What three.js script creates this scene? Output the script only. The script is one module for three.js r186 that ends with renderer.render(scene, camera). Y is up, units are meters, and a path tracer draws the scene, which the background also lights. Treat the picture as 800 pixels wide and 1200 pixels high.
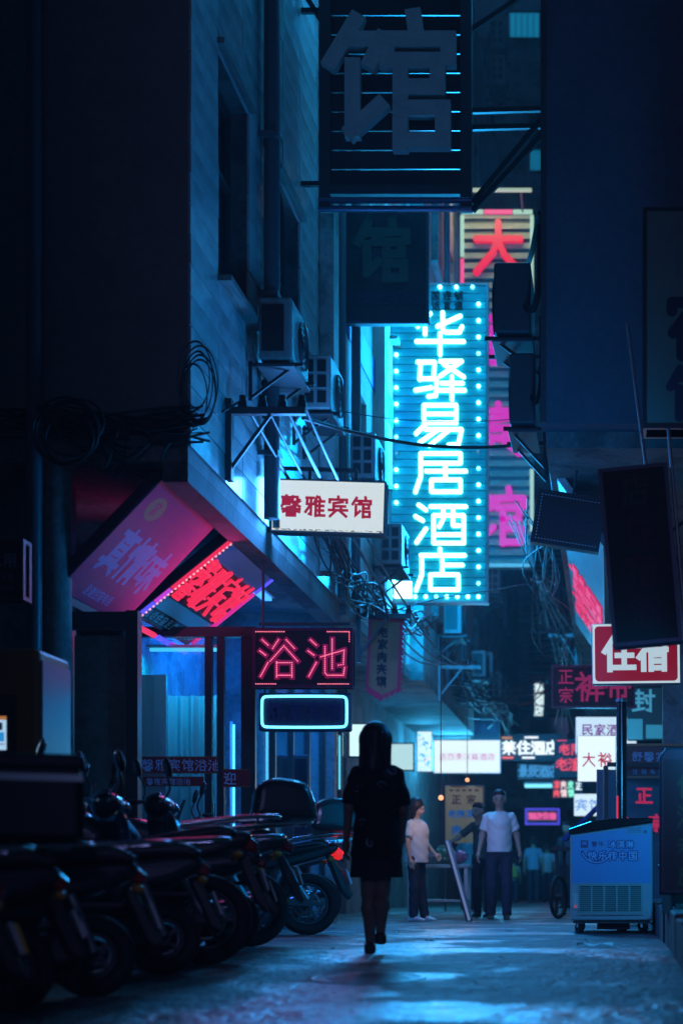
import * as THREE from 'three';
import { mergeGeometries } from 'three/addons/utils/BufferGeometryUtils.js';
import { RoundedBoxGeometry } from 'three/addons/geometries/RoundedBoxGeometry.js';
import { MarchingCubes } from 'three/addons/objects/MarchingCubes.js';
import { RectAreaLightUniformsLib } from 'three/addons/lights/RectAreaLightUniformsLib.js';
RectAreaLightUniformsLib.init();

// ---------------------------------------------------------------- camera, sky, moon, exposure
const W = 800, H = 1200, F = 1900, VX = 715, VY = 1035, EYE = 0.5;      // vanishing point of the street and focal length in photo pixels
const scene = new THREE.Scene();
const camera = new THREE.PerspectiveCamera(2 * Math.atan(H / 2 / F) * 180 / Math.PI, W / H, 0.1, 400);
camera.setViewOffset(W, H, W / 2 - VX, H / 2 - VY, W, H);               // rising, shifted lens: verticals stay upright
camera.position.set(0, EYE, 0);
camera.lookAt(0, EYE, -10);
camera.focus = 16.5; camera.userData.fStop = 1.15;
const renderer = new THREE.WebGLRenderer({ antialias: true });
renderer.toneMapping = THREE.LinearToneMapping;
renderer.toneMappingExposure = 1.0;
renderer.shadowMap.enabled = true;
{ // night sky: dark, even, a little brighter towards the horizon
  const w = 64, h = 32, d = new Float32Array(w * h * 4);
  for (let y = 0; y < h; y++) for (let x = 0; x < w; x++) {
    const e = Math.max(0, (y + 0.5) / h * 2 - 1), k = 1 - 0.35 * e, i = (y * w + x) * 4;
    d[i] = 0.0022 * k; d[i + 1] = 0.0075 * k; d[i + 2] = 0.02 * k; d[i + 3] = 1;
  }
  const t = new THREE.DataTexture(d, w, h, THREE.RGBAFormat, THREE.FloatType);
  t.mapping = THREE.EquirectangularReflectionMapping; t.magFilter = THREE.LinearFilter; t.needsUpdate = true;
  scene.background = t; scene.environment = t;
}
const moon = new THREE.DirectionalLight(new THREE.Color().setRGB(0.75, 0.85, 1), 0.006);
moon.position.set(4, 30, 12); moon.target.position.set(0, 0, -14); moon.castShadow = true; moon.shadow.radius = 2;
Object.assign(moon.shadow.camera, { left: -20, right: 20, top: 40, bottom: -40, near: 1, far: 120 });
scene.add(moon, moon.target);

// ---------------------------------------------------------------- helpers
let seed = 7;
const rnd = (a = 0, b = 1) => { seed = (seed * 1664525 + 1013904223) >>> 0; return a + (b - a) * seed / 4294967296; };
const V = (x, y, z) => new THREE.Vector3(x, y, z);
const P = (x, y, s) => V((x - VX) / s, EYE + (VY - y) / s, -F / s);      // photo pixel + pixels per metre -> place
const rgb = (r, g, b) => new THREE.Color().setRGB(r, g, b);
const taken = new Map();
const numbered = (n) => { const k = taken.get(n) ?? 0; taken.set(n, k + 1); return k ? n + '_' + String(k).padStart(3, '0') : n; };
const shade = (o) => { o.castShadow = o.receiveShadow = true; return o; };
function thing(name, label, category, pos, group) {
  const o = new THREE.Group(); o.name = numbered(name); scene.add(o);
  if (pos) o.position.copy(pos);
  o.userData = { label, category }; if (group) o.userData.group = group;
  return o;
}
const one = (g) => Array.isArray(g) ? (g.length > 1 ? mergeGeometries(g.map((x) => plain(x))) : g[0]) : g;
function plain(g) { g = g.index ? g.toNonIndexed() : g; for (const k of Object.keys(g.attributes)) if (!['position', 'normal', 'uv'].includes(k)) g.deleteAttribute(k); return g; }
const SPLIT = new Set(['strut', 'bracket', 'stand', 'hanger', 'fork', 'shock', 'post', 'leg', 'added_lamp_arm', 'foot', 'stay', 'pole', 'swing_arm']);
function part(parent, name, g, m, label) {
  if (Array.isArray(g) && g.length > 1 && SPLIT.has(name)) return g.map((x) => part(parent, name, x, m, label))[0];
  const o = shade(new THREE.Mesh(one(g), m)); o.name = name; parent.add(o); if (label) o.userData.label = label; return o;
}
function solo(name, g, m, label, category, group) {
  const o = shade(new THREE.Mesh(one(g), m)); o.name = numbered(name); scene.add(o);
  o.userData = { label, category }; if (group) o.userData.group = group; return o;
}
function setting(name, g, m) { const o = shade(new THREE.Mesh(one(g), m)); o.name = numbered(name); o.userData.kind = 'structure'; scene.add(o); return o; }
function dup(o, label, pos, ry) { const c = o.clone(); c.name = numbered(o.name.replace(/_\d{3}$/, '')); c.userData = { ...o.userData }; if (label) c.userData.label = label; if (pos) c.position.copy(pos); if (ry !== undefined) c.rotation.y = ry; scene.add(c); return c; }
const place = (g, x = 0, y = 0, z = 0, rx = 0, ry = 0, rz = 0) => g.applyMatrix4(new THREE.Matrix4().makeRotationFromEuler(new THREE.Euler(rx, ry, rz)).setPosition(x, y, z));
const bx = (w, h, d, ...p) => place(new THREE.BoxGeometry(w, h, d), ...p);
const rbx = (w, h, d, r, ...p) => place(new RoundedBoxGeometry(w, h, d, 2, Math.min(r, w / 2.01, h / 2.01, d / 2.01)), ...p);
const cyl = (r1, r2, h, n, ...p) => place(new THREE.CylinderGeometry(r1, r2, h, n), ...p);
const sph = (r, a, b, ...p) => place(new THREE.SphereGeometry(r, a, b), ...p);
const tor = (R, r, a, b, ...p) => place(new THREE.TorusGeometry(R, r, a, b), ...p);
const ell = (sx, sy, sz, ...p) => place(new THREE.SphereGeometry(1, 16, 12).scale(sx, sy, sz), ...p);
function tube(pts, r, n = 24, k = 6) { return new THREE.TubeGeometry(new THREE.CatmullRomCurve3(pts.map((p) => Array.isArray(p) ? V(...p) : p)), n, r, k, false); }
function bar(a, b, w, h = w) { // square bar between two points
  const l = a.distanceTo(b), g = new THREE.BoxGeometry(w, h, l), m = new THREE.Matrix4().lookAt(a, b, Math.abs(b.y - a.y) > 0.95 * l ? V(1, 0, 0) : V(0, 1, 0));
  return g.applyMatrix4(m.setPosition((a.x + b.x) / 2, (a.y + b.y) / 2, (a.z + b.z) / 2));
}
function rod(a, b, r, n = 8) {
  const l = a.distanceTo(b), g = new THREE.CylinderGeometry(r, r, l, n), q = new THREE.Quaternion().setFromUnitVectors(V(0, 1, 0), b.clone().sub(a).normalize());
  return g.applyQuaternion(q).translate((a.x + b.x) / 2, (a.y + b.y) / 2, (a.z + b.z) / 2);
}
function prof(pts, w, bev = 0.012, seg = 2, curve = false) { // side profile in x/y, extruded across z, centred
  const s = curve ? new THREE.Shape(new THREE.SplineCurve([...pts, pts[0]].map((p) => new THREE.Vector2(...p))).getPoints(pts.length * 5)) : new THREE.Shape(pts.map((p) => new THREE.Vector2(...p)));
  return new THREE.ExtrudeGeometry(s, { depth: Math.max(0.001, w - 2 * bev), bevelEnabled: bev > 0, bevelThickness: bev, bevelSize: bev, bevelOffset: -bev, bevelSegments: seg, curveSegments: 12 }).translate(0, 0, -w / 2 + bev);
}
function uvM(g, k = 1) { // texture coordinates in metres, by the way each face points
  if (Array.isArray(g)) g = one(g);
  g = g.index ? g.toNonIndexed() : g;
  const p = g.attributes.position, uv = new Float32Array(p.count * 2), a = V(), b = V(), c = V();
  for (let i = 0; i < p.count; i += 3) {
    a.fromBufferAttribute(p, i); b.fromBufferAttribute(p, i + 1); c.fromBufferAttribute(p, i + 2);
    const n = b.clone().sub(a).cross(c.clone().sub(a)), x = Math.abs(n.x), y = Math.abs(n.y), z = Math.abs(n.z);
    for (let j = 0; j < 3; j++) { const v = [a, b, c][j]; uv[(i + j) * 2] = (x > y && x > z ? v.z : v.x) * k; uv[(i + j) * 2 + 1] = (y > x && y > z ? v.z : v.y) * k; }
  }
  g.setAttribute('uv', new THREE.BufferAttribute(uv, 2)); return g;
}
// ---- noise textures
function noiseField(n, cells, oct, sd, gain = 0.5) {
  const h = (x, y, o) => { let k = Math.imul(x * 374761393 + y * 668265263 + (o + sd) * 1442695, 1274126177); k = Math.imul(k ^ (k >>> 13), 1103515245); return ((k ^ (k >>> 16)) >>> 0) / 4294967296; };
  const f = new Float32Array(n * n); let amp = 1, tot = 0;
  for (let o = 0, c = cells; o < oct && c <= n; o++, c *= 2, amp *= gain) {
    tot += amp;
    for (let y = 0; y < n; y++) for (let x = 0; x < n; x++) {
      const u = x / n * c, v = y / n * c, i = Math.floor(u), j = Math.floor(v); let a = u - i, b = v - j; a = a * a * (3 - 2 * a); b = b * b * (3 - 2 * b);
      const i1 = (i + 1) % c, j1 = (j + 1) % c;
      f[y * n + x] += amp * ((h(i, j, o) * (1 - a) + h(i1, j, o) * a) * (1 - b) + (h(i, j1, o) * (1 - a) + h(i1, j1, o) * a) * b);
    }
  }
  for (let i = 0; i < f.length; i++) f[i] /= tot;
  return f;
}
function dtex(n, fn, srgb, rep = 1) {
  const d = new Uint8Array(n * n * 4);
  for (let i = 0; i < n * n; i++) { const c = fn(i, i % n, Math.floor(i / n)); for (let k = 0; k < 3; k++) d[i * 4 + k] = Math.max(0, Math.min(255, (Array.isArray(c) ? c[k] : c) * 255)); d[i * 4 + 3] = 255; }
  const t = new THREE.DataTexture(d, n, n); t.wrapS = t.wrapT = THREE.RepeatWrapping; t.magFilter = THREE.LinearFilter; t.minFilter = THREE.LinearMipmapLinearFilter; t.generateMipmaps = true;
  if (srgb) t.colorSpace = THREE.SRGBColorSpace; t.repeat.set(rep, rep); t.needsUpdate = true; return t;
}
const NA = noiseField(512, 4, 8, 3, 0.62), NB = noiseField(512, 8, 6, 11, 0.5), NC = noiseField(512, 64, 3, 21, 0.6), ND = noiseField(512, 3, 5, 31, 0.5);
const sm = (x, a, b) => { x = Math.max(0, Math.min(1, (x - a) / (b - a))); return x * x * (3 - 2 * x); };
const tGrime = dtex(512, (i) => { const v = 0.82 + 0.36 * (NA[i] - 0.5) + 0.22 * (NC[i] - 0.5) - 0.16 * sm(NB[i], 0.58, 0.72); return [v, v, v * 0.98]; }, true, 0.45);
const tSoft = dtex(512, (i) => { const v = 0.88 + 0.14 * (NA[i] - 0.5) + 0.1 * (NC[i] - 0.5); return [v, v, v]; }, true, 0.35);
const tBump = dtex(512, (i) => 0.5 + 0.6 * (NC[i] - 0.5) + 0.4 * (NA[i] - 0.5), false, 0.9);
const tRough = dtex(512, (i) => 0.55 + 0.9 * (NB[i] - 0.5), false, 0.6);
const tStreak = (() => { const f = noiseField(512, 8, 5, 51); return dtex(512, (i, x, y) => { const v = 0.84 + 0.3 * (f[(((y >> 4) % 512) * 512 + x)] - 0.5) + 0.3 * (NA[i] - 0.5); return [v, v, v]; }, true, 0.5); })();
// ---- materials
function mat(c, r = 0.7, m = 0, o = {}) { return new THREE.MeshStandardMaterial({ color: rgb(...c), roughness: r, metalness: m, ...o }); }
const phys = (c, r, o) => new THREE.MeshPhysicalMaterial({ color: rgb(...c), roughness: r, ...o });
const glow = (c, k = 1, base = [0.02, 0.02, 0.02]) => new THREE.MeshStandardMaterial({ color: rgb(...base), roughness: 0.5, emissive: rgb(...c), emissiveIntensity: k });
const grimy = (c, r = 0.8, o = {}) => mat(c, r, 0, { map: tGrime, bumpMap: tBump, bumpScale: 0.004, ...o });
const M = {
  plaster: grimy([0.4, 0.4, 0.39], 0.85), cream: mat([0.62, 0.6, 0.54], 0.75, 0, { map: tStreak, bumpMap: tBump, bumpScale: 0.003 }), dark: grimy([0.3, 0.3, 0.3], 0.85), darkwall: grimy([0.32, 0.32, 0.33], 0.8), bluepaint: mat([0.05, 0.1, 0.34], 0.6),
  concrete: grimy([0.3, 0.3, 0.29], 0.85), steel: mat([0.06, 0.06, 0.065], 0.5, 0.3), black: mat([0.012, 0.012, 0.013], 0.45), rubber: mat([0.015, 0.015, 0.015], 0.8), chrome: mat([0.6, 0.6, 0.62], 0.18, 1), galv: mat([0.4, 0.41, 0.42], 0.42, 0.85),
  alu: mat([0.55, 0.56, 0.57], 0.35, 0.8), paleplastic: mat([0.32, 0.33, 0.32], 0.45, 0, { map: tStreak }), pipe: mat([0.09, 0.09, 0.1], 0.4), glassdark: phys([0.012, 0.016, 0.02], 0.06, { ior: 1.5 }), cable: mat([0.014, 0.014, 0.015], 0.5), palecable: mat([0.45, 0.45, 0.42], 0.5), greyarm: mat([0.22, 0.23, 0.24], 0.6), greycable: mat([0.08, 0.08, 0.08], 0.5),
  glass: phys([0.86, 0.93, 0.95], 0.03, { transmission: 1, thickness: 0, ior: 1.5 }), white: mat([0.72, 0.73, 0.72], 0.5), lacquer: phys([0.008, 0.008, 0.01], 0.3, { clearcoat: 0.9, clearcoatRoughness: 0.12 }),
  wood: grimy([0.05, 0.035, 0.028], 0.6), soffit: grimy([0.3, 0.3, 0.3], 0.8),
};
M.tiles = [0.6, 0.66, 0.7, 0.56].map((v, k) => phys([v * 0.98, v, v], 0.16 + 0.04 * k, { map: tStreak, ior: 1.5, roughnessMap: null }));
// ---------------------------------------------------------------- characters as brush strokes on a 100 x 100 grid
const SHUI = '10,8 24,20;4,34 18,44;6,94 24,62', YI = '22,4 28,14;6,24 42,24 8,60;26,42 26,98;40,46 28,58;30,56 44,70', MIAN = '50,1 50,12;8,28 8,15 92,15 92,28', REN = '34,4 6,44;22,32 22,98', CHUO = '10,12 20,22;6,40 22,40 20,76 8,92;14,84 40,94 96,94';
const GL = {
  大: '10,35 90,35;50,5 50,35 40,60 10,95;50,38 62,65 92,95', 华: '32,4 8,34;22,22 22,52;88,10 45,34;55,2 55,44 60,47 86,47 91,34;6,68 94,68;50,50 50,98',
  驿: '8,12 40,12 38,50;14,12 12,52;12,50 44,50 42,88 28,90;4,76 34,70;50,10 90,10 50,44;56,16 94,46;52,60 92,60;48,76 96,76;72,44 72,98',
  易: '20,5 20,46;20,5 80,5 80,46;20,25 80,25;20,45 80,45;25,46 5,70;22,60 90,60 84,95 66,95;45,62 12,90;66,62 30,97',
  居: '14,8 88,8 88,30;16,30 88,30;14,8 14,60 4,96;24,48 98,48;60,32 60,66;34,68 88,68 88,95 34,95 34,68', 酒: SHUI + ';32,12 98,12;38,32 94,32 94,95 38,95 38,32;56,12 56,40 48,58;74,12 74,55 86,55;40,76 92,76',
  店: '50,1 50,14;14,16 96,16;16,16 16,60 5,96;54,20 54,60;56,38 92,38;32,60 84,60 84,94 32,94 32,60', 馨: '6,10 46,10;26,3 26,22;10,22 42,22;10,31 42,31 42,43 10,43;10,31 10,44 4,53;58,6 56,22 50,28;58,8 80,8 80,20 90,22;54,32 86,32 56,54;60,38 92,54;70,56 30,60;8,67 92,67;50,57 50,76;46,67 12,80;54,67 90,80;30,80 70,80 70,98 30,98 30,80;30,89 70,89',
  雅: '10,10 44,10;14,12 12,40 46,40;32,10 32,90 24,88;30,42 6,78;62,4 48,34;56,24 56,96;58,26 96,26;74,26 74,94;58,48 92,48;58,70 92,70;56,94 98,94;72,6 78,20',
  宾: MIAN + ';72,26 28,33;28,33 28,66;28,47 84,47;64,47 64,66;6,66 94,66;36,72 12,95;62,72 90,95', 馆: '24,4 6,34;20,18 44,18 36,34;22,38 22,86 42,68;68,1 70,14;48,34 48,18 94,18 94,32;58,34 58,96;58,34 86,34 86,54 58,54;58,70 90,70 90,94 58,94',
  浴: SHUI + ';50,8 36,28;70,8 90,28;64,22 30,58;64,22 98,58;46,60 46,96;46,62 84,62 84,96;46,92 84,92', 池: SHUI + ';36,48 94,32 92,66 80,68;64,6 64,76;46,24 46,86 52,92 92,92 95,74',
  住: REN + ';60,2 70,14;44,24 94,24;46,56 92,56;68,24 68,92;38,92 98,92', 宿: MIAN + ';34,32 10,62;24,52 24,98;42,40 96,40;68,40 60,54;48,55 90,55 90,98;48,55 48,98;48,74 90,74;48,94 90,94', 正: '10,10 90,10;50,10 50,90;50,48 84,48;24,42 24,90;4,90 96,90',
  宗: MIAN + ';28,36 72,36;14,54 86,54;50,54 50,96 42,92;34,66 16,88;66,66 86,86', 裤: YI + ';70,4 72,12;50,16 96,16;52,16 50,60 42,96;58,34 94,34;74,24 60,54 96,54;54,74 98,74;76,42 76,98', 带: '6,16 94,16;28,4 28,28;50,2 50,28;72,4 72,28;10,52 10,38 90,38 90,52;26,84 26,54 76,54 76,84 66,84;50,42 50,98',
  裕: YI + ';58,10 46,30;78,10 94,30;70,24 44,58;70,24 98,58;54,62 90,62 90,94 54,94 54,62', 民: '14,8 84,8 84,34;14,34 84,34;14,8 14,92 42,78;14,54 92,54;50,34 62,72 92,94 94,76', 家: MIAN + ';24,34 78,34;52,34 20,60;36,46 54,66 52,94 40,92;48,58 16,78;54,72 14,96;82,46 58,60;58,56 92,88',
  莱: '6,16 94,16;30,4 30,28;70,4 70,28;14,38 86,38;30,42 36,54;70,42 62,54;6,58 94,58;50,30 50,98;48,60 10,92;52,60 92,92', 老: '16,22 76,22;46,4 46,42;6,42 94,42;88,14 50,42 8,72;44,56 44,88 52,94 88,94 90,78;82,56 46,72', 陕: '10,8 10,98;10,8 38,8 24,36 38,58 26,62;46,22 96,22;44,54 98,54;70,4 70,54 44,96;70,54 98,96;54,32 60,44;88,32 80,44',
  潼: SHUI + ';66,2 66,12;38,14 96,14;52,20 56,30;80,20 76,30;34,34 98,34;44,44 90,44 90,70 44,70 44,44;44,56 90,56;66,44 66,94;40,82 92,82;34,95 98,95', 关: '30,4 38,18;70,4 60,18;16,26 84,26;6,52 94,52;50,26 50,52 14,96;52,54 90,96', 景: '28,4 72,4 72,32 28,32 28,4;28,18 72,18;50,34 50,42;6,44 94,44;26,54 74,54 74,70 26,70 26,54;50,70 50,96 42,94;34,76 16,92;66,76 84,90',
  辰: '14,8 92,8;14,8 14,60 4,96;28,26 84,26;22,44 94,44;34,44 34,92 52,82;54,46 66,76 94,94;84,54 68,66', 全: '50,4 6,46;50,4 94,46;26,46 74,46;50,46 50,92;28,68 72,68;10,92 90,92', 国: '10,8 90,8 90,95 10,95 10,8;28,26 72,26;32,48 68,48;24,74 76,74;50,26 50,74;62,56 70,66', 连: CHUO + ';34,14 90,14;56,4 44,38 90,38;34,60 96,60;66,26 66,82',
  锁: '22,4 6,34;16,20 42,20;12,42 40,42;8,60 44,60;26,42 26,92 44,78;70,4 70,34;54,8 58,22;88,8 82,22;52,76 52,36 90,36 90,76;70,48 68,74 44,96;76,78 96,96', 电: '18,20 82,20 82,66 18,66 18,20;18,42 82,42;50,4 50,90 92,90 94,76', 话: '12,8 22,20;6,38 22,38 22,88 36,74;84,6 48,16;40,34 98,34;68,14 68,58;48,58 90,58 90,94 48,94 48,58', 直: '10,16 90,16;50,4 50,28;26,28 74,28 74,80 26,80 26,28;26,45 74,45;26,62 74,62;6,92 94,92', 通: CHUO + ';40,8 84,8 62,20;40,24 40,84;40,24 86,24 86,80 76,80;40,44 86,44;40,62 86,62;62,24 62,84',
  舒: '26,2 6,24;26,2 48,22;14,26 40,26;4,40 48,40;26,26 26,58;10,58 42,58 42,90 10,90 10,58;56,10 90,10 72,30;62,22 80,36;52,42 96,42 90,56;74,42 74,94 62,90', 封: '10,16 46,16;28,4 28,40;6,40 50,40;10,58 46,58;28,44 28,88;4,92 52,84;56,28 98,28;82,4 82,94 68,90;62,44 68,60',
  四: '10,12 90,12 90,90 10,90 10,12;38,12 36,46 24,64;62,12 62,58 78,58', 季: '74,4 26,12;8,22 92,22;50,8 50,46;48,24 12,46;52,24 90,46;24,52 74,52 54,64;52,64 52,96 40,92;6,74 94,74', 汉: SHUI + ';40,16 88,16 72,60 38,94;46,32 66,70 96,94', 庭: '50,2 52,10;12,14 94,14;12,14 12,60 4,96;20,32 38,32 24,54 38,54 24,84;22,66 40,88 96,92;84,26 50,34;66,32 66,76;46,54 92,54;48,76 90,76',
  冰: '10,16 22,28;6,80 24,54;44,34 62,34 38,80;70,6 70,92 58,88;92,26 74,44;74,40 98,84', 淇: SHUI + ';36,16 96,16;50,4 50,68;82,4 82,68;50,34 82,34;50,50 82,50;34,68 98,68;54,76 40,94;78,76 92,94', 淋: SHUI + ';32,28 62,28;48,4 48,96;46,30 32,70;50,32 62,56;64,28 98,28;80,4 80,96;78,30 64,72;82,32 98,72',
  快: '20,4 20,96;8,26 4,48;32,22 38,40;48,24 86,24 86,54;40,54 98,54;64,4 64,54 38,96;66,56 96,96', 乐: '80,4 22,16;22,16 16,48 90,48;54,26 54,94 40,88;28,60 8,84;76,60 96,84', 传: REN + ';44,18 92,18;38,40 98,40;66,4 56,62 86,62 66,82;52,74 74,94', 中: '14,24 86,24 86,64 14,64 14,24;50,4 50,98', 迎: CHUO + ';52,8 34,18 34,66 52,56;62,82 62,18 90,18 90,60 78,60',
  用: '6,96 16,60 16,8 86,8 86,92 74,92;16,34 86,34;16,60 86,60;50,8 50,96', 真: '10,14 90,14;50,3 50,26;26,24 74,24 74,74 26,74 26,24;26,41 74,41;26,58 74,58;4,80 96,80;34,82 12,97;64,82 88,97', 情: '18,4 18,96;6,26 4,44;30,20 34,36;44,16 94,16;68,4 68,44;48,30 90,30;40,44 98,44;52,98 52,54 86,54 86,96;52,68 86,68;52,82 86,82', 味: '8,24 36,24 36,74 8,74 8,24;46,24 92,24;42,46 98,46;70,4 70,98;68,48 42,84;72,48 98,84',
  蒙: '6,12 94,12;30,3 30,22;70,3 70,22;10,40 10,28 90,28 90,40;26,38 74,38;22,48 80,48;52,50 20,66;38,56 56,74 52,96 40,94;50,66 16,82;84,54 60,68;58,64 92,90', 牛: '26,6 10,44;20,28 84,28;6,58 96,58;52,4 52,98', 新: '26,2 28,10;8,14 46,14;18,20 22,32;36,20 32,32;4,36 50,36;8,54 46,54;28,36 28,94 20,90;24,58 8,80;32,58 44,76;86,6 60,16 60,56 50,96;60,42 98,42;80,42 80,98',
  肉: '12,98 12,22 88,22 88,94 74,94;50,4 50,22 28,50;52,30 72,48;50,50 28,78;52,58 72,76', 夹: '10,20 90,20;26,30 32,44;74,30 68,44;6,52 94,52;50,4 50,50 12,96;52,54 92,96', 馍: '24,4 6,34;20,18 44,18 36,34;22,38 22,86 42,68;48,14 98,14;62,4 62,24;84,4 84,24;56,30 92,30 92,56 56,56 56,30;56,43 92,43;46,68 98,68;72,58 66,78 46,96;76,70 96,96', 凉: '10,14 22,28;6,90 24,60;64,2 66,14;34,18 98,18;46,30 86,30 86,52 46,52 46,30;66,52 66,96 56,92;50,64 36,86;80,64 96,84', 皮: '16,20 88,20 82,34;50,2 50,46;16,20 16,56 4,96;18,46 80,46 60,76 26,96;34,50 58,82 94,96',
  足: '26,8 76,8 76,38 26,38 26,8;52,38 52,90;54,62 86,62;26,54 26,84 6,97;26,84 50,92 96,94', 道: CHUO + ';46,4 54,14;84,4 76,14;32,18 98,18;62,18 56,30;44,32 86,32 86,82 44,82 44,32;44,48 86,48;44,64 86,64',
};
const strokes = (ch) => GL[ch].split(';').map((s) => s.split(' ').map((p) => p.split(',').map(Number)));
// strokes as solid bars, the character s metres tall, centred on (cx, cy), front at z = depth
function glyph3(ch, s, w, depth, cx = 0, cy = 0, round = true, sx = 1) {
  const out = []; let k = 0;
  for (const st of strokes(ch)) {
    const p = st.map(([x, y]) => [cx + (x / 100 - 0.5) * s * sx, cy + (0.5 - y / 100) * s]);
    for (let i = 0; i + 1 < p.length; i++) {
      const [a, b] = [p[i], p[i + 1]], l = Math.hypot(b[0] - a[0], b[1] - a[1]), d = depth + 0.0006 * (k++ % 9), e = round ? 0 : w;
      out.push(bx(l + e * 0.98, w, d, (a[0] + b[0]) / 2, (a[1] + b[1]) / 2, d / 2, 0, 0, Math.atan2(b[1] - a[1], b[0] - a[0])));
    }
    if (round) for (const q of p) { const d = depth + 0.0006 * (k++ % 9); out.push(cyl(w / 2, w / 2, d, 10, q[0], q[1], d / 2, Math.PI / 2)); }
  }
  return one(out.map(plain));
}
function dots3(ch, s, pitch, cx, cy, z, rows = 1, rowgap = 0, sx = 1, acc = []) { // points along the strokes, for the LEDs
  for (const st of strokes(ch)) for (let i = 0; i + 1 < st.length; i++) {
    const a = [cx + (st[i][0] / 100 - 0.5) * s * sx, cy + (0.5 - st[i][1] / 100) * s], b = [cx + (st[i + 1][0] / 100 - 0.5) * s * sx, cy + (0.5 - st[i + 1][1] / 100) * s];
    const l = Math.hypot(b[0] - a[0], b[1] - a[1]), n = Math.max(1, Math.round(l / pitch)), ux = (b[0] - a[0]) / l, uy = (b[1] - a[1]) / l;
    for (let j = 0; j <= n; j++) for (let r = 0; r < rows; r++) { const o = (r - (rows - 1) / 2) * rowgap; acc.push([a[0] + ux * l * j / n - uy * o, a[1] + uy * l * j / n + ux * o, z]); }
  }
  return acc;
}
const ledGeo = new THREE.SphereGeometry(1, 6, 4);
function leds(parent, pts, r, m, name = 'led_dots') {
  const im = shade(new THREE.InstancedMesh(ledGeo, m, pts.length)), q = new THREE.Matrix4(); im.name = name; im.userData.kind = 'stuff';
  pts.forEach((p, i) => im.setMatrixAt(i, q.makeScale(r, r, r).setPosition(...p))); parent.add(im); return im;
}
function ink(g, text, x, y, size, lw, color, { vert = false, pitch = 1.12, sx = 1, round = true } = {}) { // the same strokes as flat print
  g.strokeStyle = color; g.lineWidth = lw; g.lineCap = round ? 'round' : 'square'; g.lineJoin = round ? 'round' : 'miter';
  [...text].forEach((ch, k) => { if (!GL[ch]) return; const ox = x + (vert ? 0 : k * size * sx * pitch), oy = y + (vert ? k * size * pitch : 0);
    for (const st of strokes(ch)) { g.beginPath(); st.forEach(([px, py], i) => g[i ? 'lineTo' : 'moveTo'](ox + px / 100 * size * sx, oy + py / 100 * size)); g.stroke(); } });
}
function canvas(w, h, draw, srgb = true) {
  const c = document.createElement('canvas'); c.width = w; c.height = h; const g = c.getContext('2d'); draw(g, w, h);
  const t = new THREE.CanvasTexture(c); if (srgb) t.colorSpace = THREE.SRGBColorSpace; t.anisotropy = 8; return t;
}
function area(parent, w, h, color, k, x = 0, y = 0, z = 0.03, back = false) { // a light the size of a glowing face, shining out of +z (or -z)
  const l = new THREE.RectAreaLight(rgb(...color), k, w, h); l.name = 'sign_light'; l.position.set(x, y, z); l.rotation.y = back ? 0 : Math.PI; parent.add(l); return l;
}
// box sign given by its outline in the photo (px) and its distance (px per metre at that depth)
function spot(x0, y0, x1, y1, s) { const c = P((x0 + x1) / 2, (y0 + y1) / 2, s); return { c, w: (x1 - x0) / s, h: (y1 - y0) / s }; }
function boxSign(name, label, q, { depth = 0.14, tex, k = 0.8, rz = 0, ry = 0, frame = M.alu, rim = 0.02, back = true, group, lit, base = [0.25, 0.25, 0.25], plainFace, category = 'sign', rough = 0.35 }) {
  const t = thing(name, label, category, q.c, group); t.rotation.set(0, ry, rz);
  part(t, 'housing', rbx(q.w, q.h, depth, 0.03), frame);
  const fm = new THREE.MeshStandardMaterial({ color: tex && k > 0 ? rgb(...base) : rgb(1, 1, 1), roughness: rough });
  if (tex) { fm.map = tex; if (k > 0) { fm.emissive = rgb(1, 1, 1); fm.emissiveMap = tex; fm.emissiveIntensity = k; } }
  const face = () => new THREE.PlaneGeometry(q.w - 2 * rim, q.h - 2 * rim);
  part(t, 'face', place(face(), 0, 0, depth / 2 + 0.004), plainFace || fm);
  if (back) part(t, 'face', place(face(), 0, 0, -depth / 2 - 0.004, 0, Math.PI), plainFace || fm);
  if (rim > 0.012) part(t, 'rim', [[q.w, rim, 0, q.h / 2 - rim / 2], [q.w, rim, 0, -q.h / 2 + rim / 2], [rim, q.h - 2 * rim, q.w / 2 - rim / 2, 0], [rim, q.h - 2 * rim, -q.w / 2 + rim / 2, 0]].map(([w, h, x, y]) => bx(w, h, depth + 0.03, x, y, 0)), frame);
  if (lit) { area(t, q.w, q.h, lit.c, lit.k, 0, 0, depth / 2 + 0.04); if (back) area(t, q.w, q.h, lit.c, lit.k * (lit.b ?? 1), 0, 0, -depth / 2 - 0.04, true); }
  return t;
}
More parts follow.
